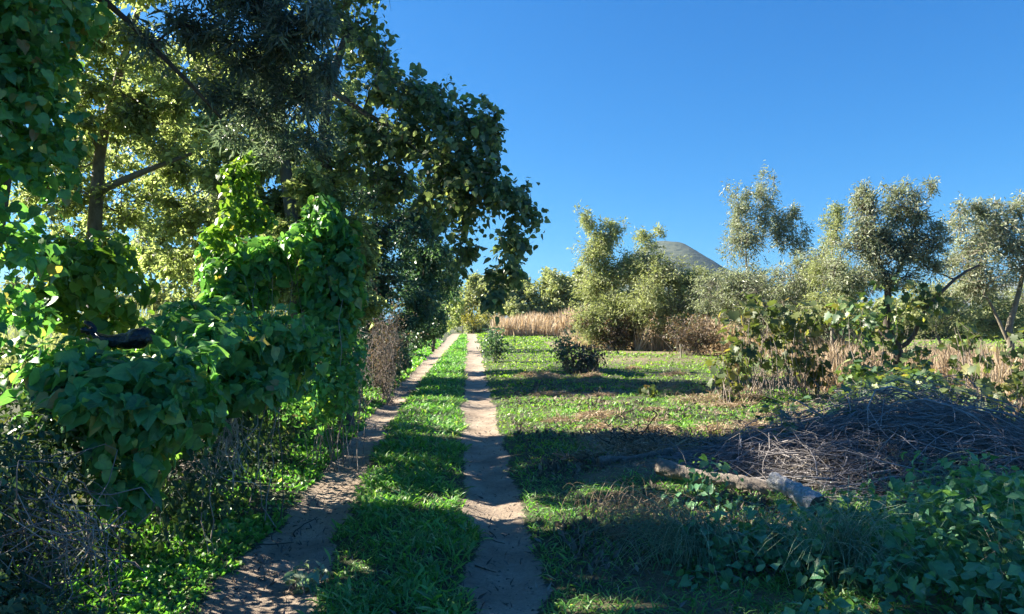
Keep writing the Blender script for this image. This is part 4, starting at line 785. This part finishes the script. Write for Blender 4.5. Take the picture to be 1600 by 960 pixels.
# ------------------------------------------------------------ grass and litter
def pl(n, a, b, p):
    if abs(p - 1) < .01: p = 1.01
    u = rng.random(n); return (a ** (1 - p) + u * (b ** (1 - p) - a ** (1 - p))) ** (1 / (1 - p))
CAMXY = lambda x, y: (np.abs(x) < y * .80 + .4)
def grass_layer(name, label, n, ymin, ymax, p, xfun, keep, tmpls, mat, h, hvar=.6, spread=.35, up=1.0, wscale=True, cat='grass', lo=3.5, size_d=.012):
    y = pl(n, ymin, ymax, p); x = xfun(y); k = CAMXY(x, y) & (rng.random(n) < keep(x, y)); x = x[k]; y = y[k]; n = len(x)
    pos = np.stack([x, y, zg(x, y) - .005], -1); T = np.array([0, 0, up]) + rng.normal(size=(n, 3)) * spread; N = rng.normal(size=(n, 3)) * [1, 1, .1] + [0, 0, .55]
    s = h * (.4 + hvar * rng.random(n)) * (.55 + .9 * fbm(x, y, .5, 17)) * (1 + size_d * np.maximum(y - lo, 0))
    B = basis(N, T)
    if wscale: B = B * np.stack([1 + .05 * np.maximum(y - 6, 0), np.ones(n), np.ones(n)], -1)[:, None, :]
    parts = [scatter(t, pos[i::len(tmpls)], B[i::len(tmpls)], s[i::len(tmpls)]) for i, t in enumerate(tmpls)]
    v, f, r = merge(parts); return tag(link(name, make_mesh(name, v, f, M[mat], r)), label, cat, kind='stuff')
norut = lambda x, y: 1 - np.clip(rut_mask(x, y, .02) * 1.3, 0, 1)
grass_layer('grass', 'lush green grass strip between the two wheel ruts', 78000, 3.0, 95, 1.35, lambda y: rut_x(RUT_L, y) + rng.random(len(y)) * (rut_x(RUT_R, y) - rut_x(RUT_L, y)),
            lambda x, y: norut(x, y) * np.clip(2.6 * fbm(x, y, .30, 40) - .5, .12, 1), [blade3(.04, .5), blade(.035, .6), blade3(.035, .3), blade3(.05, .9), spoon(.09, .6), blade3(.04, .7)], 'grass', .115, hvar=.8, spread=.4)
grass_layer('weeds', 'low clover and weeds along the left verge under the hedge', 45000, 3.0, 60, 1.5, lambda y: rut_x(RUT_L, y) - .2 - rng.random(len(y)) ** 1.3 * 1.5,
            lambda x, y: norut(x, y) * np.clip(fbm(x, y, .5, 50) * 2.6 - .55, 0, 1), [oval(.42), oval(.34), spoon(.2, .5)], 'grass', .065, spread=.8, up=.5, size_d=.04)
grass_layer('grass', 'mown verge grass right of the right rut', 95000, 3.0, 16, 1.2, lambda y: rut_x(RUT_R, y) + .2 + rng.random(len(y)) ** .9 * (1.5 + .55 * y),
            lambda x, y: norut(x, y) * (1 - .75 * dry_mask(x, y)) * np.clip(fbm(x, y, .7, 60) * 2.6 - .5, .12, 1), [blade3(.035, .6), blade3(.05, .9)], 'grass', .125, spread=.6)
grass_layer('meadow_grass', 'bright sunlit lawn beyond the brush heap', 98000, 8.5, 105, 1.15, lambda y: rut_x(RUT_R, y) + .3 + rng.random(len(y)) * (2 + .75 * y),
            lambda x, y: norut(x, y) * (1 - .8 * dry_mask(x, y)) * np.clip(fbm(x, y, .9, 70) * 2.4 - .3, .2, 1), [blade3(.06, .6), blade3(.08, .9)], 'meadow', .10, spread=.55, size_d=.03)
grass_layer('dry_hay', 'mown brown hay and dead grass lying in patches on the right', 68000, 3.6, 26, 1.3, lambda y: rut_x(RUT_R, y) + .25 + rng.random(len(y)) * (1.6 + .65 * y),
            lambda x, y: norut(x, y) * np.clip(dry_mask(x, y) * .75 + .12, 0, 1) * np.clip((y - 3) / 5, .25, 1), [blade3(.022, .2), blade3(.03, .5)], 'straw', .11, spread=1.0, up=.18, cat='hay', size_d=.02)
grass_layer('dead_weeds', 'dark dead weeds and clods between the right rut and the logs', 45000, 4.5, 19, 1.0, lambda y: rut_x(RUT_R, y) + .5 + rng.random(len(y)) * (1.0 + .33 * y),
            lambda x, y: np.clip(fbm(x, y, .9, 80) * 3.2 - 1.2, 0, 1), [blade(.03, .5), oval(.2)], 'deadhay', .10, spread=.9, up=.35, cat='weeds')
grass_layer('leaf_litter', 'fallen narrow dead leaves scattered on the ruts and verges', 20000, 3.0, 25, 1.9, lambda y: rut_x(RUT_L, y) - .6 + rng.random(len(y)) * 3.3,
            lambda x, y: np.where(rut_mask(x, y) > .5, .22, .5) + .6 * (np.abs(x - (rut_x(RUT_L, y) - .3)) < .28), [narrow(.13, .1), narrow(.10, .3)], 'litter', .075, spread=1, up=.03, cat='leaves', size_d=.0, wscale=False)
def hay_piles():
    n = 60; y = pl(n, 8.5, 24, 1.2); x = rut_x(RUT_R, y) + 1.0 + rng.random(n) * (.8 + .36 * y); P_, Bs, Sz = [], [], []
    for cx, cy in zip(x, y):
        r = .15 + .42 * rng.random() ** 2; k = int(200 + 800 * r); q = in_ball(k, .5) * [r * 1.5, r, r * .35]; q[:, 2] = np.abs(q[:, 2])
        p = q + [cx, cy, 0]; p[:, 2] += zg(p[:, 0], p[:, 1]); P_.append(p); Bs.append(basis(rng.normal(size=(k, 3)) * .7 + [0, 0, 1], rng.normal(size=(k, 3)) * [1, 1, .35])); Sz.append(.10 + .14 * rng.random(k))
    v, f, r = scatter(blade3(.03, .5), np.concatenate(P_), np.concatenate(Bs), np.concatenate(Sz))
    tag(link('cut_grass', make_mesh('cut_grass', v, f, M['straw'], r)), 'small raked heaps of dry cut grass dotted over the clearing', 'hay', kind='stuff')
hay_piles()
def pebbles():
    n = 1500; y = pl(n, 3.2, 14, 1.6); which = rng.random(n) < .5; x = np.where(which, rut_x(RUT_R, y), rut_x(RUT_L, y)) + rng.normal(size=n) * .28
    V = np.array([(1, 0, 0), (-1, 0, 0), (0, 1, 0), (0, -1, 0), (.1, .1, .8), (0, 0, -.6)]); F = np.array([(0, 2, 4), (2, 1, 4), (1, 3, 4), (3, 0, 4), (2, 0, 5), (1, 2, 5), (3, 1, 5), (0, 3, 5)])
    v, f, r = scatter((V, F), np.stack([x, y, zg(x, y)], -1), basis(rng.normal(size=(n, 3)) * .3 + [0, 0, 1.], rng.normal(size=(n, 3))), .004 + .012 * rng.random(n) ** 3)
    tag(link('gravel', make_mesh('gravel', v, f, M['bark'], r)), 'small stones and clods lying in the wheel ruts', 'gravel', kind='stuff')
pebbles()
# leaf litter lies flat: bits of stick on the ruts
def stick(label, a, b, r, jit=.06):
    A = G(*a); Bp = G(*b); A[2] = zg(A[0], A[1]) + r; Bp[2] = zg(Bp[0], Bp[1]) + r
    cp = curves(A, Bp, 7, jit); cp[..., 2] = zg(cp[..., 0], cp[..., 1]) + r * 1.1; base = cp[0, 0].copy()
    v, f, rr = tubes(cp - base, taper(1, 7, r, r * .5), 5); o = link('stick', make_mesh('stick', v, f, M['darkbark'], rr, True), None, None, tuple(base)); tag(o, label, 'stick')
stick('thin dark stick lying across the left rut', (461, 828), (497, 797), .006)
stick('short dark stick on the litter left of the left rut', (400, 846), (460, 836), .006)
stick('short stick lying in the middle of the right rut', (742, 876), (775, 882), .006)
stick('small forked twig on the right rut near its right edge', (765, 820), (788, 838), .005)

# ------------------------------------------------------------ thin summer haze
def haze():
    lo = (-3500, -60, -2); hi = (3500, 3700, 300)
    V = [(x, y, z) for x in (lo[0], hi[0]) for y in (lo[1], hi[1]) for z in (lo[2], hi[2])]
    F = [(0, 1, 3, 2), (4, 6, 7, 5), (0, 4, 5, 1), (2, 3, 7, 6), (0, 2, 6, 4), (1, 5, 7, 3)]
    m = bpy.data.materials.new('haze'); m.use_nodes = True; nt = m.node_tree; nt.nodes.clear()
    pv = nt.nodes.new('ShaderNodeVolumePrincipled'); pv.inputs['Color'].default_value = (.40, .68, 1, 1); pv.inputs['Density'].default_value = .00005; pv.inputs['Anisotropy'].default_value = .2
    out = nt.nodes.new('ShaderNodeOutputMaterial'); nt.links.new(pv.outputs[0], out.inputs['Volume'])
    tag(link('haze', make_mesh('haze', V, F, m)), 'thin blue haze in the air over the fields', 'haze', kind='stuff')
haze()
